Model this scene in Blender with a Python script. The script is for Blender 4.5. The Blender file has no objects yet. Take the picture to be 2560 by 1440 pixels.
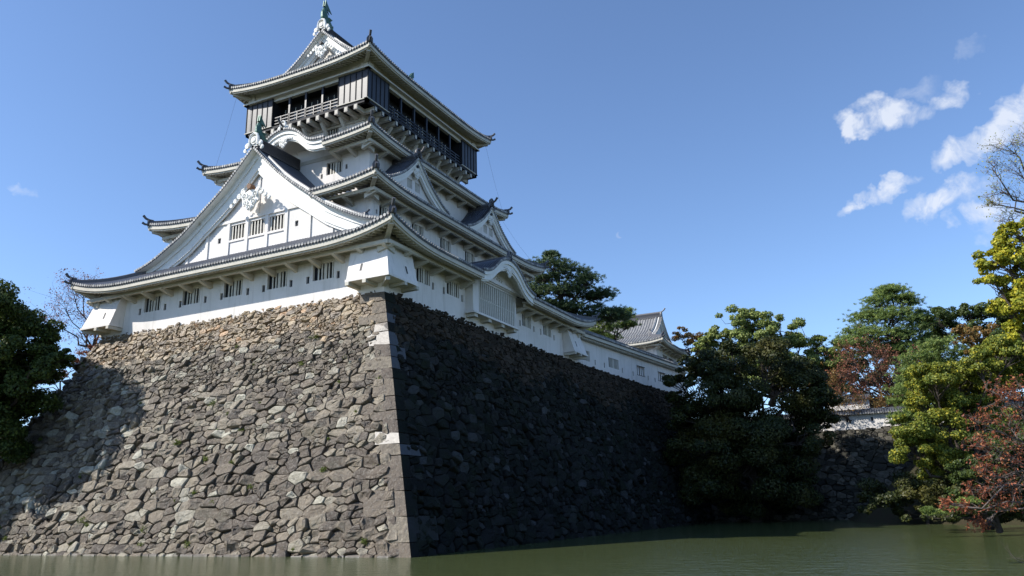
import bpy, math, random
import numpy as np
from mathutils import Vector, Matrix
from bisect import bisect_left
random.seed(7); RNG = np.random.default_rng(11)
sc = bpy.context.scene
COL = sc.collection
R = math.radians
# ------------------------------------------------------------------ camera
CAM = Vector((25.333, -37.532, 2.5))
YAW, PITCH, ROLL, FPX = R(-26.593), R(15.522), R(-1.431), 1970.8
_f = Vector((math.sin(YAW)*math.cos(PITCH), math.cos(YAW)*math.cos(PITCH), math.sin(PITCH)))
_r = Vector((math.cos(YAW), -math.sin(YAW), 0)); _u = _r.cross(_f)
RR = math.cos(ROLL)*_r + math.sin(ROLL)*_u; UU = -math.sin(ROLL)*_r + math.cos(ROLL)*_u
cd = bpy.data.cameras.new('camera'); cam = bpy.data.objects.new('camera', cd); COL.objects.link(cam)
mw = Matrix((RR, UU, -_f)).transposed().to_4x4(); mw.translation = CAM
cam.matrix_world = mw
cd.sensor_width = 36; cd.lens = FPX/2560*36; cd.clip_start = 0.1; cd.clip_end = 20000
sc.camera = cam
def at(px, py, D):                      # a point seen at photo pixel px,py at distance D (metres along the view axis)
    return CAM + D*(_f + (px-1280)/FPX*RR - (py-720)/FPX*UU)
# ------------------------------------------------------------------ light
SUN_AZ, SUN_EL = R(-130.0), R(38.0)
SD = Vector((math.sin(SUN_AZ)*math.cos(SUN_EL), math.cos(SUN_AZ)*math.cos(SUN_EL), math.sin(SUN_EL)))
sl = bpy.data.lights.new('sun', 'SUN'); sun = bpy.data.objects.new('sun', sl); COL.objects.link(sun)
sl.energy = 4.8; sl.angle = R(0.5); sl.color = (1.0, 0.955, 0.88)
sun.rotation_euler = (-SD).to_track_quat('-Z', 'Y').to_euler()
sun.location = (-60, -60, 80)
sc.view_settings.view_transform = 'Standard'; sc.view_settings.look = 'None'
sc.view_settings.exposure = 0.45; sc.view_settings.gamma = 1
sc.cycles.max_bounces = 6; sc.cycles.transparent_max_bounces = 4
W = bpy.data.worlds.new('World'); sc.world = W; W.use_nodes = True
NT = W.node_tree; NT.nodes.clear()
def nd(nt, t, **kw):
    n = nt.nodes.new(t)
    for k, v in kw.items():
        if k.startswith('i_'):
            n.inputs[k[2:].replace('_', ' ')].default_value = v
        else: setattr(n, k, v)
    return n
def mth(nt, op, a, b=None, c=None, clamp=False):
    n = nt.nodes.new('ShaderNodeMath'); n.operation = op; n.use_clamp = clamp
    for i, x in enumerate((a, b, c)):
        if x is None: continue
        if isinstance(x, (int, float)): n.inputs[i].default_value = x
        else: nt.links.new(x, n.inputs[i])
    return n.outputs[0]
def vdot(nt, a, v):
    n = nt.nodes.new('ShaderNodeVectorMath'); n.operation = 'DOT_PRODUCT'
    nt.links.new(a, n.inputs[0]); n.inputs[1].default_value = v
    return n.outputs['Value']
def mixc(nt, fac, a, b, mode='MIX'):
    n = nt.nodes.new('ShaderNodeMix'); n.data_type = 'RGBA'; n.blend_type = mode
    for i, x in ((0, fac), (6, a), (7, b)):
        if isinstance(x, (int, float)): n.inputs[i].default_value = x
        elif isinstance(x, (tuple, list)): n.inputs[i].default_value = (*x[:3], 1)
        else: nt.links.new(x, n.inputs[i])
    return n.outputs[2]
sky = nd(NT, 'ShaderNodeTexSky', sky_type='NISHITA', sun_disc=False, sun_elevation=SUN_EL, sun_rotation=SUN_AZ % (2*math.pi),
         air_density=0.85, dust_density=0.3, ozone_density=2.4, altitude=20)
bg = nd(NT, 'ShaderNodeBackground'); bg.inputs['Strength'].default_value = 0.116
wo = nd(NT, 'ShaderNodeOutputWorld'); tc = nd(NT, 'ShaderNodeTexCoord')
# clouds and the pale day moon live on the sky itself, in fixed compass directions
dirv = tc.outputs['Generated']
def clouds():
    nz = nd(NT, 'ShaderNodeTexNoise', i_Scale=34.0, i_Detail=10.0, i_Roughness=0.66, i_Distortion=0.5)
    mp = nd(NT, 'ShaderNodeMapping'); NT.links.new(dirv, mp.inputs[0]); mp.inputs['Rotation'].default_value = (0.2, 0.5, 0.1)
    NT.links.new(mp.outputs[0], nz.inputs['Vector'])
    nv = nz.outputs['Fac']
    wn_ = nd(NT, 'ShaderNodeTexNoise', i_Scale=22.0, i_Detail=4.0, i_Roughness=0.6); NT.links.new(dirv, wn_.inputs['Vector'])
    vs = nd(NT, 'ShaderNodeVectorMath', operation='MULTIPLY_ADD'); NT.links.new(wn_.outputs['Color'], vs.inputs[0]); vs.inputs[1].default_value = (.075,)*3; vs.inputs[2].default_value = (-.0375,)*3
    va = nd(NT, 'ShaderNodeVectorMath', operation='ADD'); NT.links.new(dirv, va.inputs[0]); NT.links.new(vs.outputs[0], va.inputs[1]); dirw = va.outputs[0]
    acc = None
    # centre px,py ; half length, half width (px) ; angle deg up to the right ; strength
    for px, py, a, b, ang, s in ((2135, 318, 36, 26, 10, .95), (2212, 283, 66, 32, -8, .9), (2295, 290, 46, 24, 40, .55), (2372, 232, 52, 24, 32, .62),
                                 (2440, 352, 105, 34, 38, .75), (2520, 300, 75, 42, 40, .8), (2560, 262, 60, 45, 50, .8), (2135, 510, 52, 22, 22, .7), (2222, 474, 56, 20, 32, .75),
                                 (2345, 494, 84, 36, 36, .95), (2440, 530, 62, 32, 22, .85), (2500, 560, 70, 50, 0, .45), (2425, 480, 70, 22, 10, .35),
                                 (2300, 225, 70, 22, 30, .22), (2420, 115, 40, 20, 40, .15), (48, 480, 40, 14, 5, .25)):
        d = (at(px, py, 1) - CAM).normalized()
        ca, sa = math.cos(R(ang)), math.sin(R(ang))
        e1 = (RR*ca + UU*sa); e2 = (-RR*sa + UU*ca)
        e1 = (e1 - d*e1.dot(d)).normalized(); e2 = (e2 - d*e2.dot(d)).normalized()
        k = 1/(FPX*(1+((px-1280)**2+(py-720)**2)/FPX**2)**.5)
        x = mth(NT, 'MULTIPLY', vdot(NT, dirw, e1), 1/(a*1.10*k)); y = mth(NT, 'MULTIPLY', vdot(NT, dirw, e2), 1/(b*1.18*k))
        r2 = mth(NT, 'ADD', mth(NT, 'MULTIPLY', x, x), mth(NT, 'MULTIPLY', y, y))
        fr = mth(NT, 'GREATER_THAN', vdot(NT, dirv, d), 0.5)
        m = mth(NT, 'MULTIPLY', mth(NT, 'SUBTRACT', 1.0, r2, clamp=True), fr)
        m = mth(NT, 'MULTIPLY', m, s)
        acc = m if acc is None else mth(NT, 'MAXIMUM', acc, m)
    n2 = mth(NT, 'MULTIPLY', mth(NT, 'SUBTRACT', nv, 0.52), 3.0)
    v = mth(NT, 'ADD', acc, mth(NT, 'MULTIPLY', n2, mth(NT, 'MINIMUM', mth(NT, 'MULTIPLY', acc, 1.6), 1.0)))
    return mth(NT, 'MULTIPLY', mth(NT, 'SMOOTH_MAX', v, 0.0, 0.05), 1.0, clamp=True)
cl = clouds()
skc = mixc(NT, 1.0, sky.outputs[0], (1.15, 1.25, 1.38), 'MULTIPLY')
col = mixc(NT, mth(NT, 'MULTIPLY', cl, 0.8), skc, (5.6, 5.9, 6.5))
dm = (at(1548, 588, 1) - CAM).normalized(); mr = 8/FPX
d2 = (at(1553.5, 585, 1) - CAM).normalized()
m1 = mth(NT, 'GREATER_THAN', vdot(NT, dirv, dm), math.cos(mr)); m2 = mth(NT, 'LESS_THAN', vdot(NT, dirv, d2), math.cos(mr*0.95))
col = mixc(NT, mth(NT, 'MULTIPLY', mth(NT, 'MULTIPLY', m1, m2), 0.12), col, (6, 6, 6.5))
NT.links.new(col, bg.inputs['Color']); NT.links.new(bg.outputs[0], wo.inputs['Surface'])
# ------------------------------------------------------------------ materials
def mat(name, base, rough=.8, spec=.5, ramp=None, noise=None, bump=None, island=0, metal=0, translucent=0, ior=None):
    """ramp: colour ramp driven by island random (island=1) or noise; noise=(scale, colour2, amount[, z-stretch]); bump=(scale,strength,dist)"""
    m = bpy.data.materials.new(name); m.use_nodes = True; nt = m.node_tree
    p = nt.nodes['Principled BSDF']; p.inputs['Roughness'].default_value = rough
    p.inputs['Specular IOR Level'].default_value = spec; p.inputs['Metallic'].default_value = metal
    if ior: p.inputs['IOR'].default_value = ior
    g = nt.nodes.new('ShaderNodeNewGeometry'); c = tuple(base)
    tcn = nt.nodes.new('ShaderNodeTexCoord'); pos = tcn.outputs['Object']
    if ramp:
        cr = nt.nodes.new('ShaderNodeValToRGB'); cr.color_ramp.elements[0].color = (*ramp[0][1], 1); cr.color_ramp.elements[0].position = ramp[0][0]
        cr.color_ramp.elements[1].color = (*ramp[-1][1], 1); cr.color_ramp.elements[1].position = ramp[-1][0]
        for q, cc in ramp[1:-1]:
            e = cr.color_ramp.elements.new(q); e.color = (*cc, 1)
        if island: nt.links.new(g.outputs['Random Per Island'], cr.inputs[0])
        else:
            n0 = nd(nt, 'ShaderNodeTexNoise', i_Scale=.4, i_Detail=4.0); nt.links.new(pos, n0.inputs['Vector']); nt.links.new(n0.outputs['Fac'], cr.inputs[0])
        c = cr.outputs[0]
    if noise:
        for ns in (noise if isinstance(noise, list) else [noise]):
            s, c2, am = ns[:3]
            nn = nd(nt, 'ShaderNodeTexNoise', i_Scale=s, i_Detail=6.0, i_Roughness=.6)
            if len(ns) > 3:
                mp = nt.nodes.new('ShaderNodeMapping'); mp.inputs['Scale'].default_value = ns[3]; nt.links.new(pos, mp.inputs[0]); nt.links.new(mp.outputs[0], nn.inputs['Vector'])
            else: nt.links.new(pos, nn.inputs['Vector'])
            thr = ns[4] if len(ns) > 4 else .42
            fac = mth(nt, 'MULTIPLY', mth(nt, 'MULTIPLY', mth(nt, 'SUBTRACT', nn.outputs['Fac'], thr), 4.0, clamp=True), am)
            c = mixc(nt, fac, c, c2)
    if isinstance(c, tuple): p.inputs['Base Color'].default_value = (*c, 1)
    else: nt.links.new(c, p.inputs['Base Color'])
    if bump:
        last = None
        for bs, bst, bd in (bump if isinstance(bump, list) else [bump]):
            bn = nd(nt, 'ShaderNodeTexNoise', i_Scale=bs, i_Detail=5.0, i_Roughness=.65); nt.links.new(pos, bn.inputs['Vector'])
            b = nt.nodes.new('ShaderNodeBump'); b.inputs['Strength'].default_value = bst; b.inputs['Distance'].default_value = bd
            nt.links.new(bn.outputs['Fac'], b.inputs['Height'])
            if last: nt.links.new(last, b.inputs['Normal'])
            last = b.outputs[0]
        nt.links.new(last, p.inputs['Normal'])
    if translucent:
        tr = nt.nodes.new('ShaderNodeBsdfTranslucent'); ms = nt.nodes.new('ShaderNodeMixShader'); ms.inputs[0].default_value = translucent
        if isinstance(c, tuple): tr.inputs[0].default_value = (*c, 1)
        else: nt.links.new(c, tr.inputs[0])
        nt.links.new(p.outputs[0], ms.inputs[1]); nt.links.new(tr.outputs[0], ms.inputs[2])
        nt.links.new(ms.outputs[0], nt.nodes['Material Output'].inputs[0])
    return m
MT = {}
MT['plaster'] = mat('white_plaster', (.80, .755, .72), .78, .3, noise=[(.35, (.62, .60, .55), .55), (2.4, (.50, .47, .42), .65, (1, 1, .10), .53)], bump=(3, .15, .02))
MT['trim'] = mat('white_trim', (.58, .545, .465), .75, .3, noise=(1.2, (.44, .415, .35), .6))
MT['tile'] = mat('roof_tile', (.075, .082, .10), .48, .5, noise=[(1.1, (.13, .13, .14), .6), (9, (.045, .05, .065), .5)])
MT['tile_end'] = mat('tile_end', (.30, .295, .29), .6, .5, island=1, ramp=[(0, (.15, .15, .155)), (1, (.42, .41, .39))])
MT['tile_pale'] = mat('weathered_tile', (.2, .2, .2), .45, .6, noise=[(1.5, (.36, .35, .33), .7), (12, (.15, .15, .16), .4)])
MT['ridge'] = mat('ridge_tile', (.07, .072, .085), .5, .5, noise=(14, (.16, .15, .15), .8, (1, 1, 5)))
MT['dark'] = mat('dark_interior', (.012, .013, .017), .7, .3, noise=(3, (.02, .02, .024), .6))
MT['slot'] = mat('loophole_shutter', (.03, .032, .04), .6, .3, noise=(5, (.045, .045, .05), .6))
MT['bar'] = mat('window_bar', (.66, .63, .56), .7, .4, noise=(4, (.52, .49, .43), .6))
MT['black'] = mat('black_lacquered_board', (.012, .013, .019), .40, .45, noise=[(1.6, (.03, .032, .038), .6, (1, 1, .3))], bump=(2.5, .12, .02))
MT['glass'] = mat('dark_glass', (.02, .024, .03), .08, .6, noise=(2, (.03, .033, .04), .5))
MT['copper'] = mat('green_copper', (.05, .13, .10), .5, .5, metal=.2, noise=[(6, (.10, .22, .17), .7), (14, (.03, .05, .045), .6)])
MT['orn'] = mat('ornament_plaster', (.82, .81, .77), .6, .4, noise=(5, (.68, .66, .6), .4))
MT['iron'] = mat('rusty_iron', (.20, .10, .05), .7, .4, noise=(8, (.07, .04, .03), .7))
MT['cable'] = mat('cable', (.12, .12, .13), .6, .4, noise=(5, (.08, .08, .09), .5))
# ------------------------------------------------------------------ mesh helper
class MB:
    def __init__(s): s.v = []; s.f = []; s.m = []
    def add(s, vs, fs, mi=0):
        o = len(s.v); s.v.extend([tuple(p) for p in vs]); s.f.extend([tuple(i+o for i in f) for f in fs]); s.m.extend([mi]*len(fs))
    def quad(s, a, b, c, d, mi=0): s.add((a, b, c, d), ((0, 1, 2, 3),), mi)
    def hexa(s, p, mi=0):               # 8 corners: bottom 4 (ccw), top 4
        s.add(p, ((0, 3, 2, 1), (4, 5, 6, 7), (0, 1, 5, 4), (1, 2, 6, 5), (2, 3, 7, 6), (3, 0, 4, 7)), mi)
    def box(s, x0, x1, y0, y1, z0, z1, mi=0):
        s.hexa([(x0, y0, z0), (x1, y0, z0), (x1, y1, z0), (x0, y1, z0), (x0, y0, z1), (x1, y0, z1), (x1, y1, z1), (x0, y1, z1)], mi)
    def tbox(s, T, u0, u1, w0, w1, z0, z1, mi=0):
        s.hexa([T(u0, w0, z0), T(u1, w0, z0), T(u1, w1, z0), T(u0, w1, z0), T(u0, w0, z1), T(u1, w0, z1), T(u1, w1, z1), T(u0, w1, z1)], mi)
    def bar(s, a, b, w, h, mi=0, up=(0, 0, 1), taper=1):   # beam from a to b, w wide, h high
        a = Vector(a); b = Vector(b); d = (b-a).normalized(); x = d.cross(Vector(up)).normalized(); y = x.cross(d).normalized()
        P = []
        for q, k in ((a, 1), (b, taper)):
            P.append([q-x*w/2*k-y*h/2*k, q+x*w/2*k-y*h/2*k, q+x*w/2*k+y*h/2*k, q-x*w/2*k+y*h/2*k])
        v = P[0]+P[1]
        s.add(v, ((0, 1, 2, 3), (7, 6, 5, 4), (0, 4, 5, 1), (1, 5, 6, 2), (2, 6, 7, 3), (3, 7, 4, 0)), mi)
    def tube(s, path, rad, n=8, mi=0, cap=True, flat=1.0, up=None):
        path = [Vector(p) for p in path]; o = len(s.v); k = len(path)
        rr = rad if isinstance(rad, (list, tuple)) else [rad]*k
        prev = None
        for i, p in enumerate(path):
            d = (path[min(i+1, k-1)]-path[max(i-1, 0)]).normalized()
            if up is not None: x = d.cross(Vector(up))
            elif prev is None: x = d.cross(Vector((0, 0, 1))) if abs(d.z) < .9 else d.cross(Vector((1, 0, 0)))
            else: x = prev - d*prev.dot(d)
            x.normalize(); prev = x; y = d.cross(x).normalized()
            for j in range(n):
                a = 2*math.pi*j/n; s.v.append(tuple(p + x*math.cos(a)*rr[i]*flat + y*math.sin(a)*rr[i]))
        for i in range(k-1):
            for j in range(n):
                j2 = (j+1) % n; s.f.append((o+i*n+j, o+i*n+j2, o+(i+1)*n+j2, o+(i+1)*n+j)); s.m.append(mi)
        if cap:
            s.f.append(tuple(o+j for j in range(n))[::-1]); s.f.append(tuple(o+(k-1)*n+j for j in range(n))); s.m += [mi, mi]
    def strip(s, A, B, mi=0):
        for i in range(len(A)-1): s.quad(A[i], A[i+1], B[i+1], B[i], mi)
    def sheet(s, rows, mi=0, closed=False):
        n = len(rows[0]); o = len(s.v)
        for r in rows: s.v.extend(tuple(p) for p in r)
        for i in range(len(rows)-1):
            for j in range(n-1): s.f.append((o+i*n+j, o+i*n+j+1, o+(i+1)*n+j+1, o+(i+1)*n+j)); s.m.append(mi)
    def prism(s, poly, off, mi=0):      # extrude polygon (3d points) by vector off
        n = len(poly); off = Vector(off); a = [Vector(p) for p in poly]; b = [p+off for p in a]
        s.add(a+b, [tuple(range(n)), tuple(range(2*n-1, n-1, -1))]+[(i, i+n, (i+1) % n+n, (i+1) % n) for i in range(n)], mi)
    def build(s, name, mats, parent=None, smooth=False, label=None):
        me = bpy.data.meshes.new(name); me.from_pydata(s.v, [], s.f)
        if not isinstance(mats, (list, tuple)): mats = [mats]
        for m in mats: me.materials.append(MT[m] if isinstance(m, str) else m)
        if len(mats) > 1: me.polygons.foreach_set('material_index', s.m)
        if smooth: me.polygons.foreach_set('use_smooth', [True]*len(s.f))
        me.update()
        o = bpy.data.objects.new(name, me); COL.objects.link(o)
        if parent is not None: o.parent = parent
        if label: o['label'] = label
        return o
def thing(name, label, cat, group=None):
    o = bpy.data.objects.new(name, None); COL.objects.link(o); o['label'] = label; o['category'] = cat
    if group: o['group'] = group
    return o
def tag(o, label, cat, group=None, kind=None):
    o['label'] = label; o['category'] = cat
    if group: o['group'] = group
    if kind: o['kind'] = kind
    return o
def interp(tab):
    xs = [t[0] for t in tab]; ys = [t[1] for t in tab]; n = len(xs)
    sl = [(ys[i+1]-ys[i])/(xs[i+1]-xs[i]) for i in range(n-1)]
    m = [sl[0]]+[(sl[i-1]+sl[i])/2 for i in range(1, n-1)]+[sl[-1]]
    if xs[0] == 0 and sl[0] > -.6: m[0] = 0
    def f(x):
        x = abs(x)
        if x <= xs[0]: return ys[0]
        if x >= xs[-1]: return ys[-1] + m[-1]*(x-xs[-1])
        i = min(max(bisect_left(xs, x)-1, 0), n-2); h = xs[i+1]-xs[i]; t = (x-xs[i])/h
        return (2*t**3-3*t**2+1)*ys[i]+(t**3-2*t**2+t)*h*m[i]+(-2*t**3+3*t**2)*ys[i+1]+(t**3-t**2)*h*m[i+1]
    return f
# ------------------------------------------------------------------ roofs
CX, CY = -23.14, 25.54
def frame(side, cx=CX, cy=CY):
    return {'F': lambda u, w, z: Vector((cx+u, cy-w, z)), 'R': lambda u, w, z: Vector((cx+w, cy+u, z)),
            'B': lambda u, w, z: Vector((cx-u, cy+w, z)), 'L': lambda u, w, z: Vector((cx-w, cy-u, z))}[side]
def tile_row(mb, pts, side, r=.098, n=4, mi=0, cap=1, capr=None):
    """half-round tile row through pts (surface points); side = unit vector across the row"""
    o = len(mb.v); k = len(pts); side = Vector(side)
    for i, p in enumerate(pts):
        d = (pts[min(i+1, k-1)]-pts[max(i-1, 0)]).normalized(); nr = side.cross(d)
        if nr.z < 0: nr = -nr
        for j in range(n+1):
            a = math.pi*j/n; mb.v.append(tuple(p + side*math.cos(a)*r + nr*math.sin(a)*r*1.05))
    for i in range(k-1):
        for j in range(n):
            mb.f.append((o+i*(n+1)+j, o+i*(n+1)+j+1, o+(i+1)*(n+1)+j+1, o+(i+1)*(n+1)+j)); mb.m.append(mi)
    if cap:
        d = (pts[0]-pts[1]).normalized(); d.z *= .2; d.normalize(); up = Vector((0, 0, 1)); cr = capr or r*1.22
        c = pts[0]+d*.02 + up*r*.25
        vs = [c+side*math.cos(2*math.pi*j/8)*cr+up*math.sin(2*math.pi*j/8)*cr for j in range(8)]
        mb.prism(vs, -d*.07, 1)
def skirt(par, hxe, hye, hxi, hyi, zm, lift, gaps=None, style='short', cx=CX, cy=CY, sides='FRBL', P=None, sp=.30, Lc=8, fh=.34, horn=1.0, wallw=None):
    P = P or (lambda d: .47*d+.014*d*d); gaps = gaps or {}
    tiles, fas, raf, HL = MB(), MB(), MB(), []
    for s in sides:
        T = frame(s, cx, cy)
        A, O, a, o = (hxe, hye, hxi, hyi) if s in 'FB' else (hye, hxe, hyi, hxi)
        D = O-o; rr = (A-a)/D; L = min(Lc, A)
        c = lambda u, d=0: lift*max(0, 1-((A-abs(u))+.6*d)/L)**2.5
        zs = lambda u, d: zm+.12+P(d)+c(u, d)
        g0, g1 = gaps.get(s, (9e9, 9e9))
        tv = (T(1, 0, 0)-T(0, 0, 0))
        # base sheet
        us = [A*(-1+2*i/48) for i in range(49)]
        if s in gaps: us = sorted(set([u for u in us if u < g0 or u > g1]+[g0, g1]))
        for i in range(len(us)-1):
            u0, u1 = us[i], us[i+1]
            if (u0+u1)/2 > g0 and (u0+u1)/2 < g1: continue
            for j in range(6):
                d0, d1 = D*j/6, D*(j+1)/6
                k0, k1 = (A-rr*d0)/A, (A-rr*d1)/A
                if s in gaps: # straight columns beside a gap
                    q = [(u0, d0), (u1, d0), (u1, d1), (u0, d1)]
                    q = [(max(-(A-rr*dd), min(A-rr*dd, uu)), dd) for uu, dd in q]
                else: q = [(u0*k0, d0), (u1*k0, d0), (u1*k1, d1), (u0*k1, d1)]
                tiles.quad(*[T(uu, O-dd, zs(uu, dd)) for uu, dd in q])
            # drip edge under the tiles
            tiles.quad(T(u0, O, zs(u0, 0)), T(u1, O, zs(u1, 0)), T(u1, O-.02, zs(u1, 0)-.15), T(u0, O-.02, zs(u0, 0)-.15))
            # fascia in two steps
            for w0, w1, z0, z1 in ((O-.16, O-.06, -fh, -.02), (O-.30, O-.162, -fh-.12, -fh+.06)):
                za, zb = zm+c(u0), zm+c(u1)
                fas.hexa([T(u0, w0, za+z0), T(u1, w0, zb+z0), T(u1, w1, zb+z0), T(u0, w1, za+z0), T(u0, w0, za+z1), T(u1, w0, zb+z1), T(u1, w1, zb+z1), T(u0, w1, za+z1)])
            # soffit boards
            ww = o-.0 if wallw is None else (wallw[0] if s in 'RL' else wallw[1])
            rise = P(D)*.30 if style == 'short' else P(O-ww)*.55
            for jj in range(3):
                f0, f1 = jj/3, (jj+1)/3
                wq0, wq1 = (O-.12)*(1-f0)+ww*f0, (O-.12)*(1-f1)+ww*f1
                def cl(u, w): lim = A-(O-w); return max(-lim, min(lim, u))
                fas.quad(*[T(cl(uu, wq), wq, zm-.16+rise*ff+c(uu, O-wq)*(1-ff)) for uu, wq, ff in ((u0, wq0, f0), (u0, wq1, f1), (u1, wq1, f1), (u1, wq0, f0))])
        # tile rows
        n = int(2*A/sp); off = (2*A-n*sp)/2
        for i in range(n+1):
            u = -A+off+i*sp
            if g0-.1 < u < g1+.1 or A-abs(u) < .12: continue
            de = min(D, (A-abs(u))/rr)
            ns = max(2, int(de/1.0)+1)
            pts = [T(u, O+.05-(de+.05)*k/ns, zs(u, de*k/ns)+.01) for k in range(ns+1)]
            tile_row(tiles, pts, tv)
        # rafters
        rs = .44 if style == 'short' else .40; rl = 1.0 if style == 'short' else O-(wallw[0] if s in 'RL' else wallw[1]) if wallw else 1.0
        n = int(2*A/rs)
        for i in range(n+1):
            u = -A+rs*.5+i*rs
            if g0 < u < g1 or A-abs(u) < .45: continue
            ln = min(rl, (A-abs(u))-.1)
            w1 = O-.33; w0 = O-.33-max(ln, .15)
            sl = (P(1.0)*.5 if style == 'short' else P(O-(wallw[1] if wallw else o))*.55/(O-(wallw[1] if wallw else o)))
            z1 = zm+c(u)-fh-.06; z0 = z1+sl*(w1-w0)
            raf.bar(T(u, w0, z0), T(u, w1, z1), .17, .20)
        if style == 'short':
            ww = o if wallw is None else (wallw[0] if s in 'RL' else wallw[1])
            wp = ww+(O-ww)*.50; zp = zm-fh-.16+.0
            A2 = A-(O-wp)
            segs = [(-A2, A2)] if s not in gaps else [(-A2, g0), (g1, A2)]
            for p0, p1 in segs:
                if p1-p0 < .5: continue
                raf.tbox(T, p0, p1, wp-.13, wp+.13, zp-.14, zp+.14)
                nb = max(1, round((p1-p0)/2.35))
                for i in range(nb+1):
                    u = p0+.35+(p1-p0-.7)*i/nb
                    v = [T(u-.15, ww-.02, zp-.62), T(u+.15, ww-.02, zp-.62), T(u+.15, wp+.1, zp-.26), T(u-.15, wp+.1, zp-.26),
                         T(u-.15, ww-.02, zp-.06), T(u+.15, ww-.02, zp-.06), T(u+.15, wp+.24, zp-.14), T(u-.15, wp+.24, zp-.14)]
                    raf.hexa(v)
            raf.tbox(T, -(A-(O-ww)), (A-(O-ww)), ww-.05, ww+.045, zp-.06, zp+.3)
        # hip at the u=+A end of this side
        D2 = D; m = 12; pts = []; hips = MB(); HL.append(hips)
        for i in range(m+1):
            d = D2*i/m; pts.append(T(A-rr*d, O-d, zs(A-rr*d, d)+.10))
        for i in range(m):
            if i == 0: pts[0] = pts[0]+(pts[0]-pts[1])*.02
            hips.bar(pts[i]-Vector((0, 0, .03)), pts[i+1]-Vector((0, 0, .03)), .34, .34)
        tile_row(hips, [p+Vector((0, 0, .13)) for p in pts], (T(1, 1, 0)-T(0, 0, 0)).normalized().cross(Vector((0, 0, 1))), r=.12, n=6, cap=0)
        dd = (pts[0]-pts[1]); dd.z = 0; dd.normalize(); up = Vector((0, 0, 1)); e = pts[0]
        hips.prism([e+dd*.02+Vector((-dd.y, dd.x, 0))*x+up*z for x, z in ((-.28, -.22), (.28, -.22), (.30, .10), (.16, .38), (-.16, .38), (-.30, .10))], -dd*.14)
        hips.tube([e-dd*.5+up*.30, e-dd*.1+up*.34, e+dd*.2+up*.48, e+dd*.42+up*.74*horn], [.10, .115, .115, .125], 8)
        hips.tube([e-dd*.2-up*.12, e+dd*.22-up*.10, e+dd*.46+up*.04], [.10, .11, .12], 8)
        # hip rafter under the corner
        ww = o if wallw is None else (wallw[0] if s in 'RL' else wallw[1])
        tip = T(A-.42, O-.42, zm+lift-fh-.22); root = T(A-(O-ww), ww, zm-fh-.18+.1)
        raf.bar(root, tip+(tip-root).normalized()*.12, .34, .36)
    t = tiles.build('roof', ['tile', 'tile_end'], par)
    fas.build('eave_board', ['trim'], t); raf.build('eave_rafters', ['trim'], t); [h_.build('hip_ridge', ['ridge'], t) for h_ in HL]
    return t
def ring(mb, c, ax, ay, r, rt, nrm, n=10, a0=0, a1=2*math.pi, mi=0, m=5):
    """torus arc in plane ax,ay"""
    k = n+1; pts = [c+ax*math.cos(a0+(a1-a0)*i/n)*r+ay*math.sin(a0+(a1-a0)*i/n)*r for i in range(k)]
    mb.tube(pts, rt, m, mi)
def blob(mb, c, ax, ay, nrm, rx, ry, h, n=10, mi=0):
    vs = [c+ax*math.cos(2*math.pi*i/n)*rx+ay*math.sin(2*math.pi*i/n)*ry for i in range(n)]
    vf = [c+nrm*h*.8+(v-c)*.75 for v in vs]; mb.add(vs+vf+[c+nrm*h], [(i, (i+1) % n, n+(i+1) % n, n+i) for i in range(n)]+[(n+i, n+(i+1) % n, 2*n) for i in range(n)], mi)
def pendant(mb, c, ax, nrm, s, G=None, fins=True, sc_fin=1.0, slope=1.0):
    """gegyo: carved heart of scrolls with curling fins; c = top centre"""
    up = Vector((0, 0, 1))
    heart = [(0, -1.28), (.22, -1.12), (.34, -.86), (.55, -.74), (.60, -.45), (.46, -.20), (.20, -.08), (0, 0), (-.20, -.08), (-.46, -.20), (-.60, -.45), (-.55, -.74), (-.34, -.86), (-.22, -1.12)]
    mb.prism([c+ax*x*s+up*z*s+nrm*.0 for x, z in heart], nrm*.12*s*-1)
    for x, z, r in ((.38, -.38, .17), (-.38, -.38, .17), (.30, -.80, .15), (-.30, -.80, .15), (0, -1.08, .15), (.0, -.52, .13)):
        q = c+ax*x*s+up*z*s+nrm*.03*s; sg = 1 if x >= 0 else -1
        ring(mb, q, ax*sg, up, r*s, .055*s, nrm, 9, -1.2, 3.9); blob(mb, q, ax, up, nrm, .07*s, .07*s, .06*s, 6)
    if fins:
        for sg in (1, -1):
            for k in range(4):
                x = (.52+.27*k)*sc_fin; z = -.02-.55*slope*(.27*k)*sc_fin*1.45 - .05
                q = c+ax*sg*x*s+up*z*s
                ring(mb, q, ax*sg, up, (.15-.02*k)*s, .045*s, nrm, 8, -2.6, 2.0)
                blob(mb, q+ax*sg*.02*s, ax, up, nrm, (.19-.02*k)*s, (.085-.01*k)*s, .04*s, 8)
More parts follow.
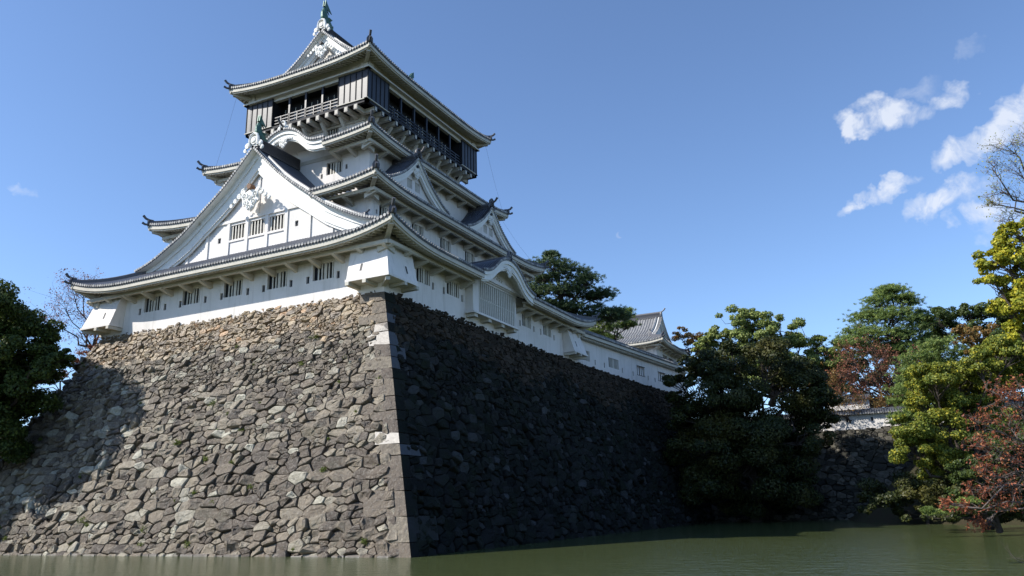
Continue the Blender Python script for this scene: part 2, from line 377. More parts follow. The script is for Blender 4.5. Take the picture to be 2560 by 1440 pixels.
def onigawara(mb, c, ax, nrm, s, mi=0):
    """ridge-end tile: open arch with ball and two foot scrolls; c = centre bottom"""
    up = Vector((0, 0, 1))
    arch = [(-.42, .0), (-.40, .55), (-.30, .88), (0, 1.02), (.30, .88), (.40, .55), (.42, .0)]
    mb.tube([c+ax*x*s+up*z*s+nrm*.04 for x, z in arch], .10*s, 6, mi)
    mb.prism([c+ax*x*s*.95+up*z*s*.97-nrm*.05 for x, z in arch], -nrm*.16*s, mi)
    blob(mb, c+up*.45*s, ax, up, nrm, .22*s, .22*s, .14*s, 10, mi)
    ring(mb, c+up*.45*s+nrm*.02, ax, up, .28*s, .045*s, nrm, 12, 0, 2*math.pi, mi)
    for sg in (1, -1):
        q = c+ax*sg*.62*s+up*.12*s
        ring(mb, q, ax*sg, up, .17*s, .075*s, nrm, 8, -2.8, 2.2, mi); blob(mb, q-up*.0, ax, up, nrm, .13*s, .13*s, .09*s, 8, mi)
        ring(mb, c+ax*sg*.80*s-up*.22*s, ax*sg, up, .13*s, .06*s, nrm, 7, -2.8, 2.0, mi); blob(mb, c+ax*sg*.80*s-up*.22*s, ax, up, nrm, .11*s, .11*s, .08*s, 8, mi)
def gable(par, side, uc, w0, w1, tab, hw, bh, name='gable', base=None, wallw=1.0, ridge_h=.55, ridge_w=.34, oni=('orn', 1.0), wall_holes=None, sp=.30, pend=1.0,
          pend_z=None, cx=CX, cy=CY, kara=False, kd=True, boardw=.45, extra=None, tip=True, tilemat='tile', ridge_back=None, pend_w=None):
    T0 = frame(side, cx, cy); T = lambda u, w, z: T0(uc+u, w, z)
    tv = T0(1, 0, 0)-T0(0, 0, 0); nv = T0(0, 1, 0)-T0(0, 0, 0); up = Vector((0, 0, 1))
    G = interp(tab); N = 14
    us = [hw*i/N for i in range(N+1)]
    tiles, board, wall = MB(), MB(), MB()
    zt = lambda u: G(u)-.13
    for sg in (1, -1):
        S = [sg*u for u in us]
        tiles.sheet([[T(u, w0+(w1-w0)*k/4, zt(u)) for u in S] for k in range(5)])
        n = int((w0-w1-.55)/sp)
        for i in range(n+1):            # rows running down the slope
            w = w0-.62-i*sp
            if w < w1: break
            tile_row(tiles, [T(u, w, zt(u)+.01) for u in S[::-1]], nv, cap=1 if not kara else 0)
        L = [0]
        for i in range(N): L.append(L[-1]+math.hypot(us[i+1]-us[i], G(us[i+1])-G(us[i])))
        k = int(L[-1]/.27)
        for i in range(k+1):            # short tiles along the verge, ends facing out
            l = L[-1]*i/k
            j = min(max(bisect_left(L, l)-1, 0), N-1); u = us[j]+(us[j+1]-us[j])*(l-L[j])/(L[j+1]-L[j])
            tile_row(tiles, [T(sg*u, w0+.02-.25*q, zt(u)+.03) for q in range(3)], tv, r=.09, capr=.115)
        # strip behind verge tiles, plaster-lined descending ridge
        A = [T(u, w0-.50, zt(u)+.0) for u in S]; B = [T(u, w0-.50, zt(u)+.16) for u in S]; C = [T(u, w0-.62, zt(u)+.16) for u in S]
        tiles.strip(A, B, 2); tiles.strip(B, C, 2)
        if kd:
            for i in range(int(N*.12), int(N*.86)):
                a, b = T(S[i], w0-1.0, zt(us[i])+.14), T(S[i+1], w0-1.0, zt(us[i+1])+.14)
                tiles.bar(a, b, .26, .30, 2 if i % 20 != 0 else 0)
                tiles.bar(a+up*.2, b+up*.2, .2, .12, 0)
            i = int(N*.86); e = T(S[i], w0-1.0, zt(us[i])+.2); dd = (T(S[i], w0-1, 0)-T(S[i-1], w0-1, 0)).normalized()
            tiles.prism([e+nv*x+up*z for x, z in ((-.26, -.1), (.26, -.1), (.22, .3), (0, .45), (-.22, .3))], dd*.12, 0)
            tiles.tube([e-dd*.3+up*.3, e+dd*.1+up*.34, e+dd*.38+up*.55], .085, 6, 0)
        # under-side and barge boards
        wb = w0-boardw
        tiles.strip([T(u, w0, zt(u)) for u in S], [T(u, w0-.03, zt(u)-.13) for u in S])
        board.strip([T(u, w0-.03, zt(u)-.13) for u in S], [T(u, w0-wallw-.05, zt(u)-.13) for u in S])
        bhf = lambda u: bh[0]+(bh[1]-bh[0])*(abs(u)/hw)
        for a0, a1, wf, th in ((.13, 1.0, wb, .22), (.13, .38, wb+.12, .13), (.95, 1.16, wb-.12, .12)):
            q = [[T(u, wf, zt(u)-.13-(0 if a0 < .5 else bhf(u)*a0)) for u in S], [T(u, wf, zt(u)-.13-bhf(u)*a1) for u in S]]
            q2 = [[p-nv*th for p in r] for r in q]
            board.strip(q[0], q[1]); board.strip(q2[0], q2[1]); board.strip(q[1], q2[1]); board.strip(q[0], q2[0])
        e = S[-1]
        board.prism([T(e, wb, zt(hw)-.13), T(e, wb, zt(hw)-.13-bhf(hw)), T(e, wb-.22, zt(hw)-.13-bhf(hw)), T(e, wb-.22, zt(hw)-.13)], tv*sg*.02)
    # wall
    ww = w0-wallw; zb = base if base is not None else min(G(hw), tab[-1][1])-.2
    W_ = wall_holes or []
    ucuts = sorted(set([-hw+hw*2*i/30 for i in range(31)]+[h[0] for h in W_]+[h[1] for h in W_]))
    for i in range(len(ucuts)-1):
        a, b = ucuts[i], ucuts[i+1]; m = (a+b)/2
        ta, tb = zt(a)-.14, zt(b)-.14
        hs = sorted([(h[2], h[3]) for h in W_ if h[0] <= m <= h[1]]); z = zb
        for h0, h1 in hs:
            wall.quad(T(a, ww, z), T(b, ww, z), T(b, ww, h0), T(a, ww, h0)); z = h1
        if ta > z and tb > z or not hs: wall.quad(T(a, ww, min(z, ta)), T(b, ww, min(z, tb)), T(b, ww, tb), T(a, ww, ta))
    for h in W_: reveal(wall, T, h, ww, .22)
    if extra: extra(wall, T, ww)
    g = wall.build(name, ['plaster', 'trim'], par)
    tiles.build('gable_tiles', [tilemat, 'tile_end', 'orn' if name == 'gable' else 'tile'], g)
    board.build('barge_board', ['orn'], g, smooth=False)
    for h in W_: window(g, T, h, ww)
    # pendant
    if pend:
        pm = MB(); pz = pend_z if pend_z is not None else G(0)-.3-bh[0]*.75
        wp_ = w0-pend_w if pend_w is not None else wb+.02
        pendant(pm, T(0, wp_, pz), tv, nv, pend, slope=abs(G(1)-G(0)) if not kara else .25)
        pm.build('pendant_carving', ['orn'], g)
        if not kara:
            rm = MB(); rm.tube([T(0, wp_-.3, pz+.10*pend), T(0, wp_+.16*pend, pz+.10*pend)], .16*pend, 6)
            rm.build('pendant_rosette', ['iron' if pend > 1.5 else 'slot'], g)
    # ridge
    rd = MB(); zr = G(0)-.1; wr = ridge_back if ridge_back is not None else w1
    rd.hexa([T(-ridge_w/2, wr, zr-.1), T(ridge_w/2, wr, zr-.1), T(ridge_w/2, w0-.25, zr-.1), T(-ridge_w/2, w0-.25, zr-.1),
             T(-ridge_w*.4, wr, zr+ridge_h), T(ridge_w*.4, wr, zr+ridge_h), T(ridge_w*.4, w0-.25, zr+ridge_h), T(-ridge_w*.4, w0-.25, zr+ridge_h)])
    nl = int(ridge_h/.13)
    for i in range(nl): rd.tbox(T, -ridge_w/2-.03, ridge_w/2+.03, wr, w0-.23, zr+.05+i*.13, zr+.085+i*.13)
    tile_row(rd, [T(0, w0-.2, zr+ridge_h), T(0, wr, zr+ridge_h)], tv, r=.13, n=6, cap=0)
    if tip:
        rd.tube([T(0, w0-.5, zr+ridge_h+.03), T(0, w0-.05, zr+ridge_h+.06), T(0, w0+.35, zr+ridge_h+.30), T(0, w0+.6, zr+ridge_h+.62)], [.1, .11, .11, .125], 8)
    rd.build('gable_ridge', ['ridge'], g)
    om = MB(); onigawara(om, T(0, w0-.12, zr+.12), tv, nv, oni[1]); om.build('ridge_end_ornament', [oni[0]], g)
    return g
# ------------------------------------------------------------------ walls and windows
def reveal(mb, T, h, w, dp):
    u0, u1, z0, z1 = h[:4]
    mb.quad(T(u0, w, z0), T(u1, w, z0), T(u1, w-dp, z0), T(u0, w-dp, z0)); mb.quad(T(u0, w, z1), T(u0, w-dp, z1), T(u1, w-dp, z1), T(u1, w, z1))
    mb.quad(T(u0, w, z0), T(u0, w-dp, z0), T(u0, w-dp, z1), T(u0, w, z1)); mb.quad(T(u1, w, z0), T(u1, w, z1), T(u1, w-dp, z1), T(u1, w-dp, z0))
def window(par, T, h, w, dp=.22):
    u0, u1, z0, z1 = h[:4]; kind = h[4] if len(h) > 4 else 'bars'; mb = MB()
    if kind == 'slot':
        mb.quad(T(u0, w-dp*.6, z0), T(u1, w-dp*.6, z0), T(u1, w-dp*.6, z1), T(u0, w-dp*.6, z1), 2)
        return mb.build('loophole', ['dark', 'bar', 'slot'], par)
    mb.quad(T(u0-.02, w-dp-.02, z0-.02), T(u1+.02, w-dp-.02, z0-.02), T(u1+.02, w-dp-.02, z1+.02), T(u0-.02, w-dp-.02, z1+.02), 1 if kind == 'shut' else 0)
    if kind == 'shut':
        m = (u0+u1)/2
        for q in (u0+.06, (u0+m)/2, m-.05, m+.05, (m+u1)/2, u1-.06): mb.tbox(T, q-.02, q+.02, w-dp-.01, w-dp+.03, z0, z1, 0)
        mb.tbox(T, u0-.05, u1+.05, w-.02, w+.05, z1, z1+.05, 0); mb.tbox(T, u0-.05, u1+.05, w-.02, w+.05, z0-.05, z0, 0)
        return mb.build('window', ['slot', 'plaster'], par)
    n = max(4, int(round((u1-u0)/.32))); wd = (u1-u0)
    for i in range(n):
        c = u0+wd*(i+.5)/n; hw_ = .058
        if n >= 6 and i == n//2: hw_ = .13
        if n >= 6 and i == 0: continue
        mb.tbox(T, c-hw_, c+hw_, w-dp+.10, w-dp+.16, z0, z1, 1)
    mb.tbox(T, u0, u1, w-dp-.01, w-dp+.05, z0, z0+.05, 1)
    return mb.build('window', ['dark', 'bar'], par)
def wall_side(mb, T, A, w, z0, z1, holes, mi=0, dp=.22):
    uc = sorted(set([-A, A]+[x for h in holes for x in h[:2]])); 
    for i in range(len(uc)-1):
        a, b = uc[i], uc[i+1]; m = (a+b)/2; z = z0
        for h in sorted([h for h in holes if h[0] < m < h[1]], key=lambda h: h[2]):
            mb.quad(T(a, w, z), T(b, w, z), T(b, w, h[2]), T(a, w, h[2]), mi); z = h[3]
        mb.quad(T(a, w, z), T(b, w, z), T(b, w, z1), T(a, w, z1), mi)
    for h in holes: reveal(mb, T, h, w, dp)
def storey(par, hx, hy, z0, z1, holes, cx=CX, cy=CY):
    mb = MB()
    for s in 'FRBL':
        T = frame(s, cx, cy); A, w = (hx, hy) if s in 'FB' else (hy, hx)
        wall_side(mb, T, A, w, z0, z1, holes.get(s, []))
    o = mb.build('storey_wall', ['plaster'], par)
    for s in 'FRBL':
        T = frame(s, cx, cy); w = hy if s in 'FB' else hx
        for h in holes.get(s, []): window(o, T, h, w)
    return o
def wn(c, w, z0, z1, k='bars'): return (c-w/2, c+w/2, z0, z1, k)
# ================================================================== THE KEEP
keep = thing('castle_keep', 'tall white plastered castle keep with tiered grey tiled roofs on the sloping stone base', 'castle')
F1 = [wn(u, 2.05, 19.65, 20.97) for u in (-9.3, -4.6, .2, 4.95, 9.6)]+[wn(u, .30, 19.52, 20.10, 'slot') for u in (-10.85, -7.7, -5.85, -2.9, -1.05, 1.85, 3.55, 6.4, 8.1, 11.05)]
R1 = [wn(u, 2.0, 19.72, 20.97) for u in (-12.55, -8.0, 6.2, 11.15)]+[wn(u, .30, 19.55, 20.15, 'slot') for u in (-14.1, -11.1, -9.45, -6.5, 4.7, 7.85, 9.5, 12.85)]
S1 = storey(keep, 15.34, 17.74, 17.3, 22.4, {'F': F1, 'R': R1, 'L': F1, 'B': F1})
R2 = [wn(u, 1.9, 26.05, 27.15) for u in (-11.9, -7.1, -2.35, 2.3, 6.9, 11.5)]+[wn(-13.2, .22, 26.2, 26.6, 'slot')]
S2 = storey(keep, 11.12, 13.86, 22.5, 28.3, {'R': R2, 'L': R2})
F3 = [wn(4.4, 1.85, 32.25, 33.45), wn(-4.4, 1.85, 32.25, 33.45), wn(5.78, .24, 32.4, 32.85, 'slot'), wn(2.95, .24, 32.05, 32.5, 'slot'), wn(-5.78, .24, 32.4, 32.85, 'slot'),
      wn(.38, 1.05, 35.1, 35.45, 'slot'), wn(-.95, 1.05, 35.1, 35.45, 'slot')]
S3 = storey(keep, 8.35, 10.75, 28.6, 35.9, {'F': F3})
F4 = [wn(2.0, 1.6, 37.65, 38.7), wn(-2.0, 1.6, 37.65, 38.7)]
S4 = storey(keep, 5.75, 8.4, 34.8, 39.3, {'F': F4, 'R': [wn(-4, 1.6, 37.65, 38.6), wn(4, 1.6, 37.65, 38.6)]})
# roofs
skirt(keep, 17.59, 20.0, 11.12, 13.86, 21.72, 1.08, gaps={'R': (-6.4, 3.4)}, wallw=(15.34, 17.74))
skirt(keep, 13.14, 16.12, 8.35, 10.75, 28.12, .66, gaps={'F': (-6.3, 6.3)}, wallw=(11.12, 13.86), P=lambda d: .50*d+.016*d*d)
skirt(keep, 10.19, 13.01, 5.75, 8.4, 34.42, .50, gaps={'F': (-4.7, 4.7)}, wallw=(8.35, 10.75), P=lambda d: .42*d+.014*d*d)
skirt(keep, 8.79, 11.74, 4.5, 7.6, 43.42, .62, style='long', wallw=(6.6, 9.3), P=lambda d: .58*d+.02*d*d, fh=.34)
# irimoya top roof: slopes + front and back gable
TOP = [(0, 50.1), (.9, 49.25), (1.85, 48.35), (2.85, 47.5), (3.85, 46.78), (4.5, 46.4)]
gable(keep, 'F', 0, CY-17.08, -8.46, TOP, 4.6, (1.25, .95), base=45.4, wallw=1.0, ridge_h=.85, ridge_w=.5, oni=('orn', 1.15), pend=1.2, tip=False, pend_z=48.4, pend_w=.15, boardw=.6)
gable(keep, 'B', 0, 8.46, 7.3, TOP, 4.6, (1.25, .95), base=45.4, wallw=1.0, ridge_h=.85, ridge_w=.5, oni=('orn', 1.15), pend=0, tip=False)
# great front gable over the first roof
BIG = [(0, 33.68), (1.5, 32.15), (3.3, 30.45), (5.9, 28.50), (7.9, 27.0), (9.7, 26.02), (11.2, 25.25), (12.6, 24.72), (13.7, 24.42)]
def big_trim(mb, T, w):
    for u in (-3.35, -1.15, 1.15, 3.35, -5.9, 5.9, 8.3, -8.3):
        zt = 27.35 if abs(u) < 7 else 26.1
        mb.tbox(T, u-.16, u+.16, w+.003, w+.10, 24.3, zt, 0)
    mb.tbox(T, -6.4, 6.4, w+.002, w+.13, 27.35, 27.62, 0)
    for u in (-2.25, 0, 2.25): mb.tbox(T, u-.93, u+.93, w+.002, w+.09, 25.55, 25.72, 0)
    mb.tbox(T, -.14, .14, w+.002, w+.09, 27.62, 31.0, 0)
gable(keep, 'F', 0, CY-9.05, CY-15.2, BIG, 13.7, (1.75, 1.15), base=23.2, wallw=1.15, boardw=.74, ridge_h=1.0, ridge_w=.62, oni=('orn', 1.2), pend=1.62, tip=False, pend_z=29.65, pend_w=.12,
      wall_holes=[wn(-2.25, 1.75, 25.78, 27.12), wn(0, 1.75, 25.78, 27.12), wn(2.25, 1.75, 25.78, 27.12), wn(-4.45, .36, 25.7, 26.2, 'slot'), wn(4.45, .36, 25.7, 26.2, 'slot')], extra=big_trim)
# bell-shaped gable on the third roof
K3 = [(0, 36.88), (.9, 36.74), (1.67, 36.38), (2.3, 35.85), (2.9, 35.32), (3.5, 35.06), (4.9, 34.95)]
gable(keep, 'F', 0, 13.08, 7.9, K3, 4.9, (.82, .78), name='bell_gable', base=34.2, wallw=2.4, kara=True, kd=False, ridge_h=.28, ridge_w=.3, oni=('orn', .75), pend=.8, pend_z=35.95, boardw=.25)
# bell-shaped gable over the side bay
K1 = [(0, 24.38), (1.0, 24.22), (1.9, 23.8), (2.7, 23.18), (3.3, 22.75), (4.2, 22.38), (5.2, 22.2)]
def side_trim(mb, T, w):
    mb.tbox(T, -4.3, 4.3, w+.002, w+.16, 22.02, 22.3, 0)
    c = T(-1.0, w+.02, 22.86); ring(mb, c, T(1, 0, 0)-T(0, 0, 0), Vector((0, 0, 1)), .34, .10, None, 14, mi=1)
    for sg in (-1, 1):
        for k in range(3): ring(mb, T(-1.0+sg*(.75+.42*k), w+.02, 22.7-.06*k), T(sg, 0, 0)-T(0, 0, 0), Vector((0, 0, 1)), .17-.03*k, .06, None, 8, -2.4, 2.2, 1)
gable(keep, 'R', -1.55, 17.64, 11.0, K1, 5.1, (.82, .72), name='bell_gable', base=21.9, wallw=1.35, kara=True, kd=False, ridge_h=.3, ridge_w=.32, oni=('ridge', .7), pend=.75, pend_z=23.55, boardw=.2,
      extra=side_trim, tip=False, wall_holes=[wn(-1.0, .42, 22.65, 23.07, 'slot')])
# dormer gables on the second roof, facing right
CH = [(0, 33.72), (.9, 32.75), (2.0, 31.75), (3.2, 30.95), (4.3, 30.35), (5.3, 29.98)]
for uc in (-7.2, 7.0):
    gable(keep, 'R', uc, 11.32, 8.2, CH, 5.3, (.72, .55), name='dormer_gable', base=29.0, wallw=.62, ridge_h=.35, ridge_w=.34, oni=('ridge', .8), pend=.92, pend_z=32.7, boardw=.25,
          wall_holes=[wn(-.62, .8, 30.55, 31.45), wn(.62, .8, 30.55, 31.45)], kd=False)
# corner stone-drop boxes
def drop_box(sx, sy):
    hx, hy = 15.34, 17.74
    V = lambda a, b, z: Vector((CX+sx*(hx+a), CY+sy*(hy+b), z))
    def L(p, e): return [(p, p), (-e, p), (-e, -.15), (-.15, -.15), (-.15, -e), (p, -e)]
    mb = MB(); t = [V(a, b, 22.05) for a, b in L(.38, 2.75)]; m = [V(a, b, 18.78) for a, b in L(1.30, 2.45)]
    n = 6
    mb.add(t+m, [(i, (i+1) % n, n+(i+1) % n, n+i) for i in range(n)])
    o1, o2 = [V(a, b, 18.78) for a, b in L(1.38, 2.52)], [V(a, b, 18.60) for a, b in L(1.38, 2.52)]
    mb.add(o1+o2, [(i, (i+1) % n, n+(i+1) % n, n+i) for i in range(n)]+[tuple(range(n)), tuple(range(2*n-1, n-1, -1))])
    o = mb.build('stone_drop_box', ['plaster'], S1)
    def arm(p, q):
        ab = MB(); ab.bar(Vector(p), Vector(q), .32, .26); ab.build('bracket', ['trim'], S1)
    for e in (-2.3, -.75):
        arm(V(e, -.1, 18.42), V(e, 1.42, 18.45)); arm(V(-.1, e, 18.42), V(1.42, e, 18.45))
    arm(V(-.1, -.1, 18.40), V(1.20, 1.20, 18.42))
    # slanted gun slits
    for q in (0, 1):
        b = MB(); a0 = -1.3
        for z0, z1 in ((19.35, 19.95),):
            f = lambda z: 1.30+(.38-1.30)*(z-18.78)/(22.05-18.78)+.012
            P = [(a0-.10, f(z0), z0), (a0+.10, f(z0), z0), (a0+.10, f(z1), z1), (a0-.10, f(z1), z1)]
            P = [V(x, y, z) if q == 0 else V(y, x, z) for x, y, z in P]
            b.add(P, [(0, 1, 2, 3)], 1)
        b.build('gun_slit', ['trim', 'slot'], S1)
for sx, sy in ((1, -1), (-1, -1), (1, 1)): drop_box(sx, sy)
# lattice bay window
T = frame('R'); bay = MB(); u0, u1, wf = -5.95, 2.35, 16.1
bay.tbox(T, u0, u0+1.05, 15.34-.05, wf, 18.8, 22.05, 0); bay.tbox(T, u1-.28, u1, 15.34-.05, wf, 18.8, 22.05, 0)
bay.tbox(T, u0+1.05, u1-.28, 15.34-.05, wf-.35, 18.8, 22.05, 2); bay.tbox(T, u0-.05, u1+.05, 15.4, wf+.06, 21.75, 22.06, 0)
nb = 19
for i in range(nb):
    c = u0+1.05+(u1-.28-u0-1.05)*(i+.5)/nb; bay.tbox(T, c-.085, c+.085, wf-.16, wf, 18.8, 21.75, 1)
bay.tbox(T, u0+1.05, u1-.28, wf-.22, wf-.06, 20.15, 20.27, 1)
bay.tbox(T, u0-.18, u1+.18, 15.3, wf+.22, 18.62, 18.8, 0)
bo = bay.build('lattice_bay_window', ['plaster', 'bar', 'dark'], keep)
for c in (u0+.4, u0+2.9, u0+5.4, u1-.4):
    bk = MB(); bk.tbox(T, c-.28, c+.28, 15.3, wf+.08, 18.33, 18.62); bk.build('bracket', ['trim'], bo)
# black top storey
HX, HY = 7.56, 10.27; blk = MB()
zb0, zb1 = 39.42, 42.42
for s in 'FRBL':
    T = frame(s); A, w = (HX, HY) if s in 'FB' else (HY, HX)
    bw = 3.42 if s in 'FB' else 3.3
    for sg in (1, -1):
        a, b = (A-bw, A) if sg > 0 else (-A, -A+bw)
        if s in 'FB' or True:
            blk.tbox(T, a+.001, b-.001, w-.14, w, zb0, zb1, 0)
        n = 5
        for i in range(n+1):
            u = a+(b-a)*i/n; blk.tbox(T, u-.035, u+.035, w-.02, w+.05, zb0-.03, zb1, 2)
        ins = a if sg > 0 else b
        blk.tbox(T, ins-.06, ins+.06, w-1.5, w-.141, zb0, zb1, 2)
        blk.tbox(T, a-.1, b+.06, w-.3, w+.10, zb0-.12, zb0-.031, 1)
    blk.tbox(T, -A, A, w-.35, w+.0, 39.02, zb0-.13, 2)
    blk.tbox(T, -A+bw, A-bw, w-.5, w-.12, 42.10, zb1, 1)            # pale header
    blk.tbox(T, -A-.28, A+.28, w-.3, w+.30, zb1+.003, zb1+.16, 1)       # white ledge
    blk.tbox(T, -A-.0, A+.0, w-.9, w-.1, zb1+.163, 44.1, 1)
    # inner wall, floor, ceiling
    blk.tbox(T, -A+1.5, A-1.5, w-1.62, w-1.5, 39.2, 42.6, 2)
    blk.tbox(T, -A+.2, A-.2, w-1.6, w-.352, 39.05, 39.3, 2)
    blk.tbox(T, -A+bw, A-bw, w-1.5, w-.502, 42.3, 42.418, 2)
top = blk.build('black_top_storey', ['black', 'trim', 'dark'], keep)
for s in 'FRBL':
    rl, gw = MB(), MB()
    T = frame(s); A, w = (HX, HY) if s in 'FB' else (HY, HX); bw = 3.42 if s in 'FB' else 3.3
    a, b = -A+bw, A-bw; nb = 4 if s in 'FB' else 6
    for i in range(1, nb):
        u = a+(b-a)*i/nb; rl.tbox(T, u-.10, u+.10, w-.34, w-.12, zb0-.13, 42.02)
    for z in (39.62, 39.95, 40.28): rl.tbox(T, a, b, w-.22, w-.14, z-.045, z+.045)
    n = nb*2
    for i in range(n+1): 
        u = a+(b-a)*i/n; rl.tbox(T, u-.05, u+.05, w-.24, w-.12, zb0-.13, 40.34)
    for i in range(nb):                                     # glazed screens behind the rail
        q0 = a+(b-a)*(i+.18)/nb; q1 = a+(b-a)*(i+.82)/nb
        gw.tbox(T, q0, q1, w-1.5, w-1.46, 39.7, 41.7, 0)
        for k in range(4): gw.tbox(T, q0, q1, w-1.46, w-1.43, 39.9+k*.42, 39.94+k*.42, 1)
        for k in range(3): gw.tbox(T, q0+(q1-q0)*k/2-.03, q0+(q1-q0)*k/2+.03, w-1.46, w-1.42, 39.7, 41.7, 1)
    rl.build('balcony_railing', ['black'], top); gw.build('glazed_screen', ['glass', 'bar'], top)
br = MB()
for s in 'FRBL':
    T = frame(s); A, w = (HX, HY) if s in 'FB' else (HY, HX); wi = 8.4 if s in 'FB' else 5.75; ai = 5.75 if s in 'FB' else 8.4
    n = int(round((2*A-.4)/1.12))
    for i in range(n+1):
        u = -A+.2+(2*A-.4)*i/n
        inner = wi-.05 if abs(u) < ai else wi+(abs(u)-ai)
        if inner > w-.4: continue
        br.tbox(T, u-.16, u+.16, inner, w-.02, 38.58, 39.02, 0)
        br.tbox(T, u-.20, u+.20, w-.02, w+.02, 38.54, 39.05, 1)
        br.tbox(T, u-.14, u+.14, w+.02, w+.035, 38.62, 38.98, 0)
        if i % 2 == 0 and abs(u) < ai+.2:
            br.bar(T(u, wi, 37.0), T(u, w-.55, 38.56), .24, .26, 0)
    br.tbox(T, -ai-.1, ai+.1, wi, wi+.14, 38.3, 38.56, 0)
br.build('bracket_beams', ['trim', 'black'], keep)
# shachi fish on ridges
def shachi(w, z, s, flip=1):
    T = frame('F'); tv = Vector((1, 0, 0)); f = MB()
    q = lambda y, zz: T(0, w+flip*y*s, z+zz*s)
    path = [(-1.35, .02), (-1.0, .22), (-.62, .38), (-.28, .62), (-.08, 1.0), (-.02, 1.45), (-.10, 1.85), (-.22, 2.15)]
    rad = [.22, .40, .50, .50, .46, .38, .28, .16]
    f.tube([q(y, zz) for y, zz in path], [r*s for r in rad], 10, flat=.8)
    for sg in (-1, 1):
        f.prism([q(-.30, 1.95)+tv*sg*.02, q(.12, 2.2)+tv*sg*.12*s, q(.02, 2.95)+tv*sg*.14*s, q(-.35, 2.6)+tv*sg*.08*s], tv*.08)
        f.prism([q(-.05, 2.0)+tv*sg*.02, q(-.32, 2.6)+tv*sg*.1*s, q(-.95, 1.75)+tv*sg*.16*s, q(-.50, 1.95)+tv*sg*.1*s], tv*.08)
        f.prism([q(-.45, .5)+tv*sg*.28*s, q(-.75, .85)+tv*sg*.52*s, q(-.30, .95)+tv*sg*.45*s, q(-.15, .75)+tv*sg*.3*s], Vector((0, .05, 0)))
        f.tube([q(-1.2, .25)+tv*sg*.2*s, q(-1.1, .42)+tv*sg*.26*s], .09*s, 6)
    for k in range(6):                                       # spiny back fins
        y, zz = (.28, .85+.22*k) if k < 4 else (.18-.1*(k-3), .85+.22*k)
        f.prism([q(y-.16, zz-.12), q(y+.10, zz+.14), q(y-.16, zz+.12)], tv*.04)
    f.prism([q(-1.6, -.05)+tv*-.2*s, q(-1.25, .2)+tv*-.2*s, q(-.9, .1)+tv*-.2*s, q(-.8, -.12)+tv*-.2*s], tv*.4*s)
    f.build('ridge_fish_ornament', ['copper'], keep)
shachi(8.1, 50.75, 1.0); shachi(-8.1, 50.75, 1.0, -1); shachi(CY-9.55, 34.45, .82)
# lightning cables
cb = MB()
def T3(hx, hy, z): return Vector((CX+hx, CY-hy, z))
for a, b in ((T3(-8.2, 11.2, 43.3), T3(-9.2, 12.2, 35.5)), (T3(8.3, -11.2, 43.3), T3(9.6, -12.5, 35.5)), (T3(9.7, -12.5, 34), T3(12.2, -15.2, 29.2))):
    cb.tube([a, (a+b)/2-Vector((0, 0, .25)), b], .009, 5)
cb.build('lightning_cable', ['cable'], keep)

# ================================================================== STONE WALLS
MT['stone'] = mat('granite_rubble', (.2, .2, .2), .58, .5, island=1,
    ramp=[(0, (0.057, 0.041, 0.030)), (.3, (0.118, 0.089, 0.061)), (.6, (0.206, 0.163, 0.113)), (.86, (0.299, 0.252, 0.181)), (.95, (0.371, 0.340, 0.260)), (1, (0.515, 0.484, 0.381))],
    noise=[(2.3, (.10, .075, .055), .45), (7, (.42, .385, .32), .55, (1, 1, 1), .50), (4, (.035, .032, .03), .7, (1, 1, 1), .53), (17, (.03, .028, .025), .5, (1, 1, 1), .53), (.5, (.12, .12, .06), .35, (1, 1, 1), .55)], bump=[(4, .8, .14), (16, .7, .05)])
MT['stone_brown'] = mat('brown_rubble', (.2, .2, .2), .55, .6, island=1,
    ramp=[(0, (0.106, 0.074, 0.044)), (.3, (0.202, 0.142, 0.081)), (.6, (0.261, 0.194, 0.115)), (.88, (0.344, 0.262, 0.156)), (1, (0.404, 0.228, 0.101))],
    noise=[(2.3, (.13, .10, .08), .4), (9, (.40, .36, .30), .35, (1, 1, 1), .52), (5, (.06, .055, .05), .5, (1, 1, 1), .55)], bump=[(5, .5, .10), (22, .5, .03)])
MT['stone_pale'] = mat('dressed_corner_stone', (.2, .2, .2), .52, .7, island=1,
    ramp=[(0, (.17, .143, .115)), (1, (.31, .28, .235))],
    noise=[(3, (.10, .075, .06), .5), (7, (.30, .27, .23), .45, (1, 1, 1), .5), (15, (.04, .035, .03), .5, (1, 1, 1), .54)], bump=[(4, .5, .06), (20, .4, .02)])
MT['stone_shaded'] = mat('shade_darkened_rubble', (.2, .2, .2), .92, .12, island=1,  # side-wall rubble with its shade put into the colour, plus greenish mottling
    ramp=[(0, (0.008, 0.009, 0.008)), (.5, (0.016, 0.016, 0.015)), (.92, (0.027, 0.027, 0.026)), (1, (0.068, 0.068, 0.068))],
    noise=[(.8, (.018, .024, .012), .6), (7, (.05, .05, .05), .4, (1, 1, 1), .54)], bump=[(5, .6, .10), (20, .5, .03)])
MT['stone_shaded_brown'] = mat('shade_darkened_brown_rubble', (.2, .2, .2), .92, .15, island=1,  # brown upper rubble of the side wall, colour darkened to stand for shade
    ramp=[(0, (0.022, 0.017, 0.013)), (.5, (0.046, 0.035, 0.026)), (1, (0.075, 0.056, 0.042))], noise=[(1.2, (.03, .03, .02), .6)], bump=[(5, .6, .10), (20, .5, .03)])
MT['gap'] = mat('dark_joint_earth', (.022, .02, .016), .95, .1, noise=(3, (.035, .035, .018), .6))  # dark earth core seen between the stones
def clip(poly, px, py, nx, ny):
    out = []; n = len(poly)
    for i in range(n):
        a = poly[i]; b = poly[(i+1) % n]
        da = (a[0]-px)*nx+(a[1]-py)*ny; db = (b[0]-px)*nx+(b[1]-py)*ny
        if da <= 0: out.append(a)
        if da*db < 0:
            t = da/(da-db); out.append((a[0]+(b[0]-a[0])*t, a[1]+(b[1]-a[1])*t))
    return out
